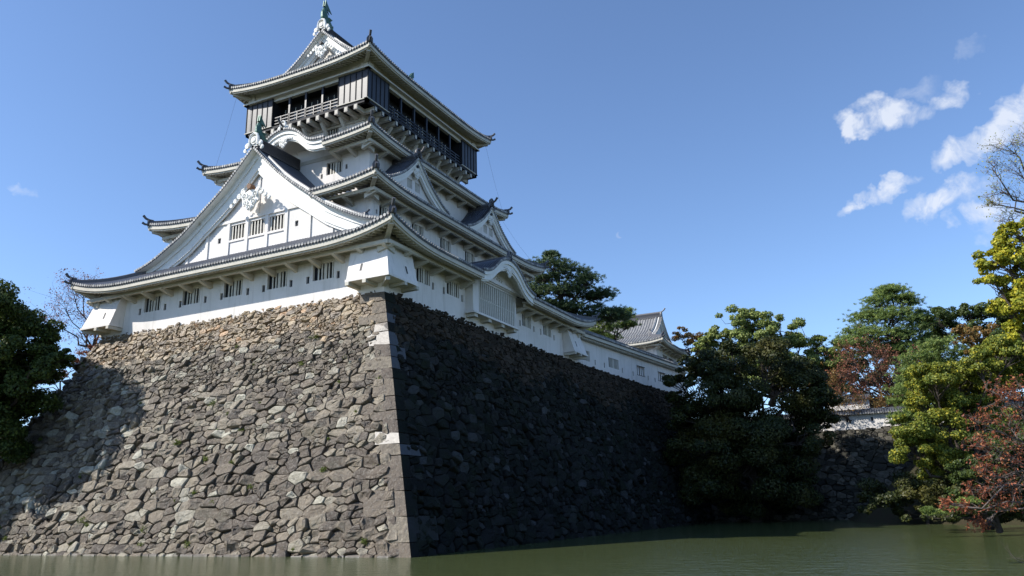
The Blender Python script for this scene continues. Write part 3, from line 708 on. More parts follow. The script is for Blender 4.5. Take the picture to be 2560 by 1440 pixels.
def rubble(mb, P, S, H, size, seed, mats=None, aspect=1.55, tilt=-.20, skip=None, rough=.19, jag=.08, edge=None):
    """P(s, v) -> (point, outward normal); s along 0..S, v up the slope 0..H; size(v) mean stone height"""
    rnd = random.Random(seed); pts = []
    v = -.6
    while v < H+.6:
        h = size(v)*rnd.uniform(.62, 1.35); wd = h*aspect; s = -wd*rnd.random()
        while s < S+wd:
            q = rnd.random()
            if q < .50:      # a pair of small filler stones
                pts.append((s+wd*rnd.uniform(.1, .3), v+h*rnd.uniform(.1, .35)+tilt*0, .5)); pts.append((s+wd*rnd.uniform(.3, .5), v+h*rnd.uniform(.6, .9), .5)); s += wd*.55
            elif q < .42:
                pts.append((s+wd*.7, v+h*rnd.uniform(.35, .65), 1.6)); s += wd*1.45
            else:
                pts.append((s+wd*rnd.uniform(.35, .65), v+h*rnd.uniform(.28, .72), 1)); s += wd*rnd.uniform(.70, 1.2)
        v += h*.92
    ca, sa = math.cos(tilt), math.sin(tilt)
    tr = lambda s, v: ((s*ca+v*sa)/aspect, -s*sa+v*ca)
    inv = lambda x, y: ((x*aspect)*ca-y*sa, (x*aspect)*sa+y*ca)
    cell = 1.3; gridd = {}
    q = [tr(s, v) for s, v, w in pts]
    for i, (x, y) in enumerate(q): gridd.setdefault((int(x//cell), int(y//cell)), []).append(i)
    for i, (x, y) in enumerate(q):
        s, v, w = pts[i]
        if s < -.7 or s > S+.7 or v > H+.45 or v < -.5: continue
        if skip and skip(s, v): continue
        R_ = 1.25*size(v); nb = []
        gx, gy = int(x//cell), int(y//cell)
        for a in (-1, 0, 1):
            for b in (-1, 0, 1):
                nb += gridd.get((gx+a, gy+b), [])
        poly = [(x-R_, y-R_), (x+R_, y-R_), (x+R_, y+R_), (x-R_, y+R_)]
        nb = sorted((( q[j][0]-x)**2+(q[j][1]-y)**2, j) for j in nb if j != i)[:16]
        for d2_, j in nb:
            dx, dy = q[j][0]-x, q[j][1]-y; d = math.sqrt(d2_) or 1e-6
            w2 = pts[j][2]; f = .5+.22*(w-w2)
            poly = clip(poly, x+dx*f, y+dy*f, dx/d, dy/d)
            if len(poly) < 3: break
        if len(poly) < 3: continue
        poly = [inv(*p) for p in poly]
        topj = H+rnd.uniform(-jag, jag*1.2)
        poly = clip(poly, 0, topj, 0, 1); poly = clip(poly, 0, 0, -1, 0) if len(poly) > 2 else poly
        poly = clip(poly, S, 0, 1, 0) if len(poly) > 2 else poly
        if edge is not None and len(poly) > 2:
            e_ = math.hypot(1, 7.9/SLH); poly = clip(poly, edge, 0, -1/e_, 7.9/SLH/e_)
        if len(poly) < 3: continue
        # drop tiny edges
        pp = []
        for p in poly:
            if not pp or math.hypot(p[0]-pp[-1][0], p[1]-pp[-1][1]) > .05*size(v): pp.append(p)
        if len(pp) > 3 and math.hypot(pp[0][0]-pp[-1][0], pp[0][1]-pp[-1][1]) < .05*size(v): pp.pop()
        if len(pp) < 3: continue
        if max(p[1] for p in pp)-min(p[1] for p in pp) < .22*size(v) or min(p[1] for p in pp) > H-.10: continue
        cx_ = sum(p[0] for p in pp)/len(pp); cy_ = sum(p[1] for p in pp)/len(pp)
        rad = sum(math.hypot(p[0]-cx_, p[1]-cy_) for p in pp)/len(pp)
        # corner softening
        pc = []
        for k in range(len(pp)):
            a, b, c = pp[k-1], pp[k], pp[(k+1) % len(pp)]
            e = rnd.uniform(.02, .10)
            pc.append((b[0]+(a[0]-b[0])*e, b[1]+(a[1]-b[1])*e)); pc.append((b[0]+(c[0]-b[0])*e, b[1]+(c[1]-b[1])*e))
        gp = min(.016, .05*rad)+rnd.uniform(0, .05)*rnd.random()**2
        out = rnd.uniform(.0, rough)*min(1.3, rad/.35)-.03; tx, ty = rnd.gauss(0, .145), rnd.gauss(0, .145)
        def ring_(shr, h):
            r = []
            for p in pc:
                dx, dy = p[0]-cx_, p[1]-cy_; L = math.hypot(dx, dy) or 1; k = max(.1, (L-shr)/L)
                hh = h+(tx*dx+ty*dy)*(1 if h > -.05 else 0)+rnd.uniform(-.022, .022)
                b, n = P(cx_+dx*k, cy_+dy*k); r.append(b+n*hh)
            return r
        r0 = ring_(gp, -.22); r1 = ring_(gp, out-.05); r2 = ring_(gp+rad*.07, out+.025)
        r3 = ring_(gp+rad*rnd.uniform(.35, .6), out+.03+rnd.uniform(0, .04))
        b, n = P(cx_+rnd.uniform(-.1, .1)*rad, cy_); c = b+n*(out+.035+rnd.uniform(-.02, .03))
        m = len(pc); vs = r0+r1+r2+r3+[c]
        fs = []
        for k in range(m):
            k2 = (k+1) % m
            fs += [(k, k2, m+k2, m+k), (m+k, m+k2, 2*m+k2, 2*m+k), (2*m+k, 2*m+k2, 3*m+k2, 3*m+k), (3*m+k, 3*m+k2, 4*m)]
        mb.add(vs, fs, mats(cx_, cy_, rnd) if mats else 0)
BAT = 7.9/18.06; SLH = math.hypot(18.06, 7.9); NH = Vector((0, -18.06, 7.9)).normalized()
def front_P(s, v):                       # s metres left of the corner at the foot
    f = v/SLH; hump = 0
    return Vector((-s, 7.9*f, 18.06*f)), NH
XF = 46.4
base = thing('castle_stone_wall', 'high sloping rubble stone wall rising from the moat under the white keep', 'stone wall')
fm = MB()
sizeF = lambda v: .98-.57*min(1, max(0, v)/SLH)
bz = lambda s, v, rnd: 1 if v > SLH-3.0-.4*math.sin(s*.7)-1.2*rnd.random()**2 else 0
rubble(fm, front_P, XF+1, SLH, sizeF, 3, bz, edge=.62, skip=lambda s, v: (s < v/SLH*7.9+.05) or s > XF+.3-v/SLH*8.0)
fm.build('front_face', ['stone', 'stone_brown'], base)
def side_pt(s, v):
    f = v/SLH
    tx = -7.9 if s < 36 else -7.9+3.9*min(1.2, (s-36)/38)**1.2
    tz = 18.06-.9*max(0, min(1, (s-36)/40))
    bx = 0
    return Vector((bx+(tx-bx)*f, s, tz*f))
NR = Vector((18.06, 0, 7.9)).normalized()
side_P = lambda s, v: (side_pt(s, v), NR)
sm = MB()
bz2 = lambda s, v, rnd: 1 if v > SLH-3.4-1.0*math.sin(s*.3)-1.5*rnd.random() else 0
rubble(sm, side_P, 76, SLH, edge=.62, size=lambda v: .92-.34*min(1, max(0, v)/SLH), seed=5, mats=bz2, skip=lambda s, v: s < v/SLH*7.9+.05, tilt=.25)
sm.build('side_face', ['stone_shaded', 'stone_shaded_brown'], base)
lm = MB()
rubble(lm, lambda s, v: (Vector((-XF-.1+7.9*v/SLH, s, 18.06*v/SLH)), Vector((-18.06, 0, 7.9)).normalized()), 50, SLH, lambda v: 1.1, 9, None, skip=lambda s, v: s < v/SLH*7.9+.05)
lm.build('left_face', ['stone'], base)
core = MB()
A0 = [Vector((0-.25, .25, -.6)), Vector((-XF+.2, .25, -.6)), Vector((-XF+.2, 78, -.6)), Vector((-.25, 78, -.6))]
core.add([(-.30, .30, -.2), (-XF+.3, .30, -.2), (-XF+.3, 80, -.2), (-.3, 80, -.2), (-8.3, 8.3, 17.85), (-XF+8.3, 8.3, 17.85), (-XF+8.5, 80, 17.85), (-8.3, 36, 17.85), (-8.4, 45, 17.6), (-6.2, 62, 17.2), (-4.7, 80, 16.9), (-.3, 36, -.2), (-.3, 45, -.2), (-.3, 62, -.2)],
         [(0, 1, 5, 4), (1, 2, 6, 5), (2, 3, 10, 6), (0, 4, 7, 11), (11, 7, 8, 12), (12, 8, 9, 13), (13, 9, 10, 3), (4, 5, 6, 7), (6, 10, 9, 8, 7)])
core.build('wall_core', ['gap'], base)
# corner stones, long sides alternating
cm = MB(); rnd = random.Random(4); v = -.3; k = 0
def cblock(mb, P, sgn_long, v0, v1, lf, ls, leftside=False):
    def pt(a, b, v):                       # a along front, b along side, from the corner line
        f = v/SLH; c = Vector((-7.9*f, 7.9*f, 18.06*f))
        return c+Vector((-a, b, 0))
    nf, ns = NH, NR; pr = .14; g = .03
    e = rnd.uniform(-.06, .06)
    v0 += g; v1 -= g
    C0, C1 = pt(0, 0, v0)+(nf+ns)*pr*.6, pt(0, 0, v1)+(nf+ns)*pr*.6
    jit = lambda: rnd.uniform(-.17, .2)
    F0, F1 = pt(lf+jit(), 0, v0)+nf*pr, pt(lf+jit(), 0, v1+jit())+nf*pr
    S0, S1 = pt(0, ls+jit(), v0)+ns*pr, pt(0, ls+jit(), v1)+ns*pr
    F0b, F1b = F0-nf*.35+Vector((.1, 0, 0)), F1-nf*.35+Vector((.1, 0, 0)); S0b, S1b = S0-ns*.35, S1-ns*.35
    M = lambda a, b: (a+b)/2
    base_o = len(mb.v)
    Ff, Sf = (C0+C1+F0+F1)/4+nf*rnd.uniform(-.02, .12)+Vector((rnd.uniform(-.3, .3), 0, 0)), (C0+C1+S0+S1)/4+ns*rnd.uniform(0, .05)
    i0, i1 = M(C0, F0)+nf*rnd.uniform(-.03, .04), M(C1, F1)+nf*rnd.uniform(-.03, .04)
    vs = [C0, C1, F0, F1, S0, S1, F0b, F1b, S0b, S1b, Ff, Sf, i0, i1]
    fs = [(0, 10, 1), (0, 12, 10), (12, 2, 10), (2, 3, 10), (3, 13, 10), (13, 1, 10), (2, 6, 7, 3), (0, 1, 11), (1, 5, 11), (5, 4, 11), (4, 0, 11), (4, 5, 9, 8), (1, 13, 3, 7, 9, 5), (0, 4, 8, 6, 2, 12)]
    mb.v.extend([tuple(p) for p in vs])
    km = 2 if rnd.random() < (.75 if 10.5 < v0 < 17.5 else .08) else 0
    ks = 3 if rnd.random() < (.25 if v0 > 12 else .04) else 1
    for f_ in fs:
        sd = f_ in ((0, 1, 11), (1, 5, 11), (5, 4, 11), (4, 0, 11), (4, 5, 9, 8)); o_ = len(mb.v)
        mb.f.append(tuple(i_+base_o for i_ in f_)); mb.m.append(ks if sd else km)  # side faces mostly take the rubble colour darkened for shade
while v < SLH-.75:
    h = rnd.uniform(.7, 1.4)*(1.2-.4*v/SLH)
    if v+h > SLH-.3: h = max(.3, SLH-.3-v)
    lg = rnd.uniform(1.5, 2.6)*(1.15-.3*v/SLH); shr = rnd.uniform(.78, 1.05)
    cblock(cm, None, 0, v, v+h, lg if k % 2 == 0 else shr*1.2, shr if k % 2 == 0 else lg)
    v += h; k += 1
MT['stone_quoin'] = mat('brown_corner_stone', (.2, .2, .2), .6, .4, island=1, ramp=[(0, (0.085, 0.063, 0.046)), (.6, (0.140, 0.110, 0.078)), (1, (0.200, 0.168, 0.120))], noise=[(3, (.07, .055, .045), .5), (7, (.33, .30, .25), .5, (1, 1, 1), .51), (16, (.03, .026, .022), .5, (1, 1, 1), .53)], bump=[(3, .9, .2), (16, .7, .05)])
MT['stone_grey'] = mat('grey_corner_stone', (.09, .095, .105), .85, .2, noise=[(3, (.06, .06, .065), .5)], bump=(8, .5, .04))
cm.build('corner_stones', ['stone_quoin', 'stone_shaded', 'stone_pale', 'stone_grey'], base)
ft = MB(); x = .1; rnd = random.Random(77)
while x < 46:
    w = rnd.uniform(.35, 1.3); a = rnd.uniform(.04, .13); d = rnd.uniform(.05, .22)
    if rnd.random() < .8: ft.hexa([(-x-w, -.12-d, -.3), (-x, -.12-d*.9, -.3), (-x, .3, -.3), (-x-w, .3, -.3), (-x-w+.06, -.10-d, a*.9), (-x-.07, -.08-d*.8, a), (-x-.05, .2, a+.05), (-x-w+.05, .2, a+.05)])
    x += w+rnd.uniform(.02, .25)
ft.build('footing_stones', ['stone_pale'], base)
# ------------------------------------------------------------------ far stone wall, white wall on top
far = thing('far_stone_wall', 'shaded lower rubble stone wall across the far end of the moat', 'stone wall')
fw = MB(); H2 = math.hypot(11.2, 4.8); NF = Vector((0, -11.2, 4.8)).normalized()
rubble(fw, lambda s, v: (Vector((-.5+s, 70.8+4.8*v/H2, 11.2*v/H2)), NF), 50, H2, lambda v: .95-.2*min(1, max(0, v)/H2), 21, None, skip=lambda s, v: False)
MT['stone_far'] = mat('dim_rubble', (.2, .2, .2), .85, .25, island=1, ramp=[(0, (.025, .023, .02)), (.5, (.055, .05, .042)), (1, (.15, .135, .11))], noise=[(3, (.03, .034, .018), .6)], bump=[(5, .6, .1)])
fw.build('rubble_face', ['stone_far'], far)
fc = MB(); fc.hexa([(-.5, 71.1, -.5), (49.5, 71.1, -.5), (49.5, 84, -.5), (-.5, 84, -.5), (-.5, 75.9, 11.0), (49.5, 75.9, 11.0), (49.5, 84, 11.0), (-.5, 84, 11.0)]); fc.build('wall_core', ['gap'], far)
def tiled_wall(name, label, x0, x1, y, z0, z1, holes=(), cat='wall'):
    t = thing(name, label, cat); T = lambda u, w, z: Vector((u, y-w, z))
    m = MB(); wall_side(m, T, 0, 0, z0, z1, [(x0, x0+.001, z0+.1, z0+.101)]) if False else None
    uc = sorted(set([x0, x1]+[a for h in holes for a in (h-.13, h+.13)]))
    for i in range(len(uc)-1):
        a, b = uc[i], uc[i+1]
        if any(abs((a+b)/2-h) < .05 for h in holes):
            zc = (z0+z1)/2+.25
            m.quad(T(a, 0, z0), T(b, 0, z0), T(b, 0, zc-.25), T(a, 0, zc-.25)); m.quad(T(a, 0, zc+.25), T(b, 0, zc+.25), T(b, 0, z1), T(a, 0, z1)); reveal(m, T, (a, b, zc-.25, zc+.25), 0, .2)
        else: m.quad(T(a, 0, z0), T(b, 0, z0), T(b, 0, z1), T(a, 0, z1))
    m.quad(T(x0, -.4, z0), T(x0, -.4, z1), T(x1, -.4, z1), T(x1, -.4, z0)); m.quad(T(x0, 0, z0), T(x0, 0, z1), T(x0, -.4, z1), T(x0, -.4, z0)); m.quad(T(x1, 0, z0), T(x1, -.4, z0), T(x1, -.4, z1), T(x1, 0, z1))
    wo_ = m.build('plaster_wall', ['plaster'], t)
    for h in holes: window(wo_, T, (h-.13, h+.13, (z0+z1)/2, (z0+z1)/2+.5, 'slot'), 0)
    rf = MB()
    for sg in (1, -1):
        for a in range(1): rf.quad(T(x0-.2, -.2+sg*.75, z1-.02), T(x1+.2, -.2+sg*.75, z1-.02), T(x1+.2, -.2, z1+.45), T(x0-.2, -.2, z1+.45))
    n = int((x1-x0)/.3)
    for i in range(n+1):
        u = x0+(x1-x0)*i/n; tile_row(rf, [T(u, .57, z1), T(u, -.2, z1+.46)], (1, 0, 0), n=4)
    rf.bar(T(x0-.2, -.2, z1+.52), T(x1+.2, -.2, z1+.52), .3, .26)
    rf.quad(T(x0-.2, .55, z1-.03), T(x0-.2, -.95, z1-.03), T(x1+.2, -.95, z1-.03), T(x1+.2, .55, z1-.03))
    rf.build('tiled_coping', ['tile', 'tile_end'], t)
    return t
tiled_wall('plaster_boundary_wall', 'long white plastered boundary wall with gun slits on the far stone wall', -.3, 42, 76.0, 11.15, 13.15, [14.6, 17.4, 20.4, 23.4, 11.5, 26.4])
tiled_wall('short_plaster_wall', 'short white wall piece showing just above the tiled boundary wall', 14.4, 20.0, 84.0, 12.0, 16.0)
# ------------------------------------------------------------------ connecting wing
wing = thing('long_white_wing', 'long low white wing running from the keep along the stone wall top', 'building')
A_ = Vector((-7.8, 43.3, 0)); B_ = Vector((-4.1, 78, 0)); EW = (B_-A_).normalized(); NW = Vector((EW.y, -EW.x, 0)); LW = (B_-A_).length
TW = lambda u, w, z: A_+EW*u+NW*w+Vector((0, 0, z))
wh = [wn(3.0, 2.5, 18.55, 19.75), wn(10.6, 2.8, 18.6, 19.8), wn(18.7, 2.5, 18.7, 19.9, 'shut'), wn(25.8, 2.6, 18.75, 19.95, 'shut')]+[wn(u, .3, 18.35, 18.95, 'slot') for u in (5.6, 8.0, 13.0, 16.2, 21.0, 23.3, 28.4, 31)]
m = MB(); uc = sorted(set([0, LW]+[a for h in wh for a in h[:2]]))
for i in range(len(uc)-1):
    a, b = uc[i], uc[i+1]; z = 16.2
    for h in [h for h in wh if h[0] < (a+b)/2 < h[1]]:
        m.quad(TW(a, 0, z), TW(b, 0, z), TW(b, 0, h[2]), TW(a, 0, h[2])); z = h[3]
    m.quad(TW(a, 0, z), TW(b, 0, z), TW(b, 0, 21.3), TW(a, 0, 21.3))
for h in wh: reveal(m, TW, h, 0, .2)
m.quad(TW(LW, 0, 16.2), TW(LW, -3, 16.2), TW(LW, -3, 21.3), TW(LW, 0, 21.3)); m.quad(TW(0, -3, 16.2), TW(0, -3, 21.3), TW(LW, -3, 21.3), TW(LW, -3, 16.2))
m.add([TW(LW, 0, 21.3), TW(LW, -3, 21.3), TW(LW, -1.5, 22.4)], [(0, 1, 2)])
wwall = m.build('wing_wall', ['plaster'], wing)
for h in wh: window(wwall, TW, h, 0)
rf = MB(); fz = 21.42; G2 = lambda w: fz+.12+(.9-w)*.42+.01*(.9-w)**2
for sg in (0, 1):
    X = (lambda w: w) if sg == 0 else (lambda w: -3-w)
    rf.sheet([[TW(-.6 + (LW+1.2)*j/6, X(w), G2(w)) for j in range(7)] for w in (.9, .3, -.4, -1.0, -1.5)])
    n = int((LW+1)/.3)
    for i in range(n+1):
        tile_row(rf, [TW(-.5+(LW+1)*i/n, X(w), G2(w)+.01) for w in (.95, -.4, -1.5)], EW, n=4)
    rf.quad(TW(-.6, X(.9), G2(.9)), TW(LW+.6, X(.9), G2(.9)), TW(LW+.6, X(.88), G2(.9)-.14), TW(-.6, X(.88), G2(.9)-.14))
rf.bar(TW(-.6, -1.5, G2(-1.5)+.12), TW(LW+.6, -1.5, G2(-1.5)+.12), .34, .34)
ro = rf.build('wing_roof', ['tile', 'tile_end'], wing)
fb = MB(); fb.tbox(TW, -.55, LW+.5, .66, .82, fz-.38, fz-.02); fb.quad(TW(-.5, .7, fz-.3), TW(LW+.4, .7, fz-.3), TW(LW+.4, 0, fz-.1), TW(-.5, 0, fz-.1))
for i in range(int(LW/.42)): fb.tbox(TW, -.3+i*.42, -.12+i*.42, .02, .62, fz-.60, fz-.40)
fb.tbox(TW, -.1, LW, .003, .10, fz-.62, fz-.1)
fb.build('eave_board', ['trim'], ro)
# ------------------------------------------------------------------ small turret beyond the wing
YX, YY = -17.1, 90.2; turret = thing('corner_turret', 'small white two-storey turret with pale weathered hipped gable roof beyond the wing', 'turret')
yh = (7.2, 6.2)
storey(turret, yh[0], yh[1], 17, 27.6, {'R': [wn(-1.6, 2.6, 23.8, 25.9, 'shut'), wn(2.0, 2.6, 23.8, 25.9, 'shut')]}, YX, YY)
_t = MT['tile']; MT['tile'] = MT['tile_pale']
skirt(turret, 8.9, 7.9, 5.9, 4.9, 27.35, .5, wallw=yh, cx=YX, cy=YY, Lc=5, horn=.8, sp=.46)
TG = [(0, 33.1), (1.2, 31.75), (2.6, 30.5), (3.9, 29.7), (5.0, 29.1)]
for s_, sgn in (('R', 1), ('L', -1)):
    gable(turret, s_, 0, 6.8, 0 if s_ == 'R' else 0, TG, 4.95, (.7, .55), base=28.0, wallw=.7, ridge_h=.75, ridge_w=.45, oni=('tile_pale', .7), pend=.7, cx=YX, cy=YY, tip=True, kd=True, tilemat='tile_pale', sp=.46)
MT['tile'] = _t

# ================================================================== WATER AND GROUND
MT['water'] = None
def water_mat():
    m = bpy.data.materials.new('moat_water'); m.use_nodes = True; nt = m.node_tree; p = nt.nodes['Principled BSDF']
    p.inputs['Roughness'].default_value = .10; p.inputs['IOR'].default_value = 1.33; p.inputs['Specular IOR Level'].default_value = .5
    t = nt.nodes.new('ShaderNodeTexCoord'); n = nd(nt, 'ShaderNodeTexNoise', i_Scale=.06, i_Detail=3.0); nt.links.new(t.outputs['Object'], n.inputs['Vector'])
    c = mixc(nt, n.outputs['Fac'], (.052, .068, .024), (.075, .092, .038)); nt.links.new(c, p.inputs['Base Color'])
    last = None
    for sc_, st, di, stretch in ((.8, .6, .16, (1, 1.8, 1)), (3.0, .8, .055, (1, 1.5, 1)), (9, .6, .02, (1, 1, 1))):
        mp = nt.nodes.new('ShaderNodeMapping'); mp.inputs['Rotation'].default_value = (0, 0, .5); mp.inputs['Scale'].default_value = stretch
        nt.links.new(t.outputs['Object'], mp.inputs[0])
        nn = nd(nt, 'ShaderNodeTexNoise', i_Scale=sc_, i_Detail=3.0, i_Roughness=.55, i_Distortion=.4); nt.links.new(mp.outputs[0], nn.inputs['Vector'])
        b = nt.nodes.new('ShaderNodeBump'); b.inputs['Strength'].default_value = st; b.inputs['Distance'].default_value = di
        nt.links.new(nn.outputs['Fac'], b.inputs['Height'])
        if last: nt.links.new(last, b.inputs['Normal'])
        last = b.outputs[0]
    nt.links.new(last, p.inputs['Normal']); return m
MT['water'] = water_mat()
wt = MB(); wt.quad((-140, -120, 0), (120, -120, 0), (120, 120, 0), (-140, 120, 0)); wo_ = wt.build('water', ['water']); wo_['kind'] = 'structure'
MT['soil'] = mat('leafy_soil', (.035, .03, .018), .95, .15, noise=[(.5, (.025, .035, .012), .7), (4, (.055, .04, .022), .5)], bump=(3, .5, .1))
BANK = [(-80, 44), (-40, 43), (0, 42), (20, 40), (36, 36), (42, 33), (46, 29), (49, 25), (52, 21.5), (58, 18), (66, 16.5), (74, 15), (400, 15)]
def bank_x(y):
    for (a, xa), (b, xb) in zip(BANK, BANK[1:]):
        if a <= y <= b: return xa+(xb-xa)*(y-a)/(b-a)
    return BANK[0][1] if y < BANK[0][0] else BANK[-1][1]
def ground_h(x, y):
    n = .5*math.sin(x*.23+1)*math.sin(y*.19)+.25*math.sin(x*.6)*math.sin(y*.5+2)
    h = -1.6
    d = x-bank_x(y)
    if d > -1: h = max(h, min(11, -.5+d*.75)+n*min(1, max(0, d/4)))
    if y > 79: h = max(h, min(10.9, (y-79)*3-2) + (0 if y < 90 else min(6, (y-90)*.1)))
    if y > 84 and x < 0: h = max(h, min(16.5, 11+(-x)*.5))
    if -52 > x: h = max(h, min(12, (-52-x)*.9-.6)+n)
    return h
gx = [-3000, -1200, -500, -260]+[-160+3*i for i in range(107)]+[260, 500, 1200, 3000]
gy = [-3000, -1200, -400, -200]+[-120+3*i for i in range(117)]+[330, 500, 900, 1600, 3000]
gm = MB(); gm.sheet([[(x, y, ground_h(x, y)) for x in gx] for y in gy]); go = gm.build('ground', ['soil'], smooth=True); go['kind'] = 'structure'
# ================================================================== TREES
def leafmat(name, ramp, trans=.28, rough=.55, noise=None):
    return mat(name, (.05, .08, .03), rough, .35, island=1, ramp=ramp, translucent=trans, noise=noise)
MT['bark'] = mat('bark', (.075, .06, .05), .9, .2, noise=(5, (.035, .03, .026), .6, (1, 1, .3)))
MT['bark_pale'] = mat('pale_bark', (.16, .13, .115), .85, .2, noise=(5, (.08, .065, .06), .6))
MT['lf_dark'] = leafmat('dark_evergreen_leaf', [(0, (0.032, 0.054, 0.013)), (.6, (0.061, 0.094, 0.020)), (1, (0.112, 0.144, 0.024))], noise=[(.25, (.085, .10, .02), .45, (1, 1, 1), .5)])
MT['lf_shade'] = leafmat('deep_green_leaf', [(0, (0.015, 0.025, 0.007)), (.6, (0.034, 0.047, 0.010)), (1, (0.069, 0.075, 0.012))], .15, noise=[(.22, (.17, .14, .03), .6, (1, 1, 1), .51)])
MT['lf_camphor'] = leafmat('camphor_leaf', [(0, (0.105, 0.153, 0.040)), (.6, (0.209, 0.269, 0.068)), (1, (0.382, 0.398, 0.108))])
MT['lf_pine'] = leafmat('pine_needle', [(0, (0.071, 0.120, 0.034)), (.6, (0.161, 0.234, 0.058)), (1, (0.307, 0.358, 0.077))], .15)
MT['lf_pine2'] = leafmat('blue_pine_needle', [(0, (0.035, 0.058, 0.026)), (.6, (0.070, 0.117, 0.045)), (1, (0.137, 0.195, 0.066))], .15)
MT['lf_yellow'] = leafmat('yellow_green_leaf', [(0, (0.084, 0.114, 0.021)), (.5, (0.191, 0.227, 0.035)), (.85, (0.335, 0.334, 0.042)), (1, (0.538, 0.440, 0.042))], .35, noise=[(.5, (.10, .17, .03), .7, (1, 1, 1), .48)])
MT['lf_gold'] = leafmat('golden_leaf', [(0, (0.176, 0.213, 0.024)), (.5, (0.352, 0.362, 0.036)), (1, (0.638, 0.525, 0.036))], .35, noise=[(.45, (.10, .14, .02), .8, (1, 1, 1), .48)])
MT['lf_red'] = leafmat('red_cherry_leaf', [(0, (.15, .05, .03)), (.5, (.27, .085, .045)), (.85, (.42, .13, .06)), (1, (.50, .25, .09))], .3)
MT['lf_rust'] = leafmat('rusty_leaf', [(0, (0.130, 0.058, 0.036)), (.6, (0.286, 0.117, 0.072)), (1, (0.442, 0.182, 0.096))], .3)
MT['lf_orange'] = leafmat('orange_leaf', [(0, (.14, .09, .03)), (.6, (.30, .16, .04)), (1, (.20, .18, .05))], .3)
MT['lf_hinoki'] = leafmat('cypress_leaf', [(0, (0.032, 0.060, 0.018)), (1, (0.088, 0.128, 0.026))], .15)
def cloud_mesh(name, C, N, L, Wd, matn, parent, kind='leaf', vary=.35):
    """C: centres (n,3), N: preferred facing (n,3) ; one rhombus each"""
    n = len(C)
    rn = RNG.normal(size=(n, 3)); nm = N+rn*(.75 if kind == 'leaf' else .9); nm /= np.linalg.norm(nm, axis=1)[:, None]
    t = RNG.normal(size=(n, 3)) if kind == 'leaf' else N+RNG.normal(size=(n, 3))*.55
    if kind == 'leaf': t -= nm*(t*nm).sum(1)[:, None]
    t /= np.linalg.norm(t, axis=1)[:, None]
    b = np.cross(nm, t); b /= (np.linalg.norm(b, axis=1)[:, None]+1e-9)
    s = (1+RNG.uniform(-vary, vary, n))[:, None]
    V = np.empty((n, 4, 3)); V[:, 0] = C-t*L*s/2; V[:, 1] = C+b*Wd*s/2; V[:, 2] = C+t*L*s/2; V[:, 3] = C-b*Wd*s/2
    if kind == 'leaf': V[:, 2] -= nm*L*.18; V[:, 0] -= nm*L*.12
    me = bpy.data.meshes.new(name); me.vertices.add(n*4); me.vertices.foreach_set('co', V.reshape(-1))
    me.loops.add(n*4); me.loops.foreach_set('vertex_index', np.arange(n*4, dtype=np.int32))
    me.polygons.add(n); me.polygons.foreach_set('loop_start', np.arange(0, n*4, 4, dtype=np.int32)); me.polygons.foreach_set('loop_total', np.full(n, 4, dtype=np.int32))
    me.materials.append(MT[matn]); me.update(calc_edges=True); me.validate()
    o = bpy.data.objects.new(name, me); COL.objects.link(o); o.parent = parent; return o
def wig(a, b, k, amp, rnd):
    a, b = Vector(a), Vector(b); L = (b-a).length; P = [a]
    for i in range(1, k): P.append(a.lerp(b, i/k)+Vector((rnd.gauss(0, 1), rnd.gauss(0, 1), rnd.gauss(0, .7)))*amp*L)
    return P+[b]
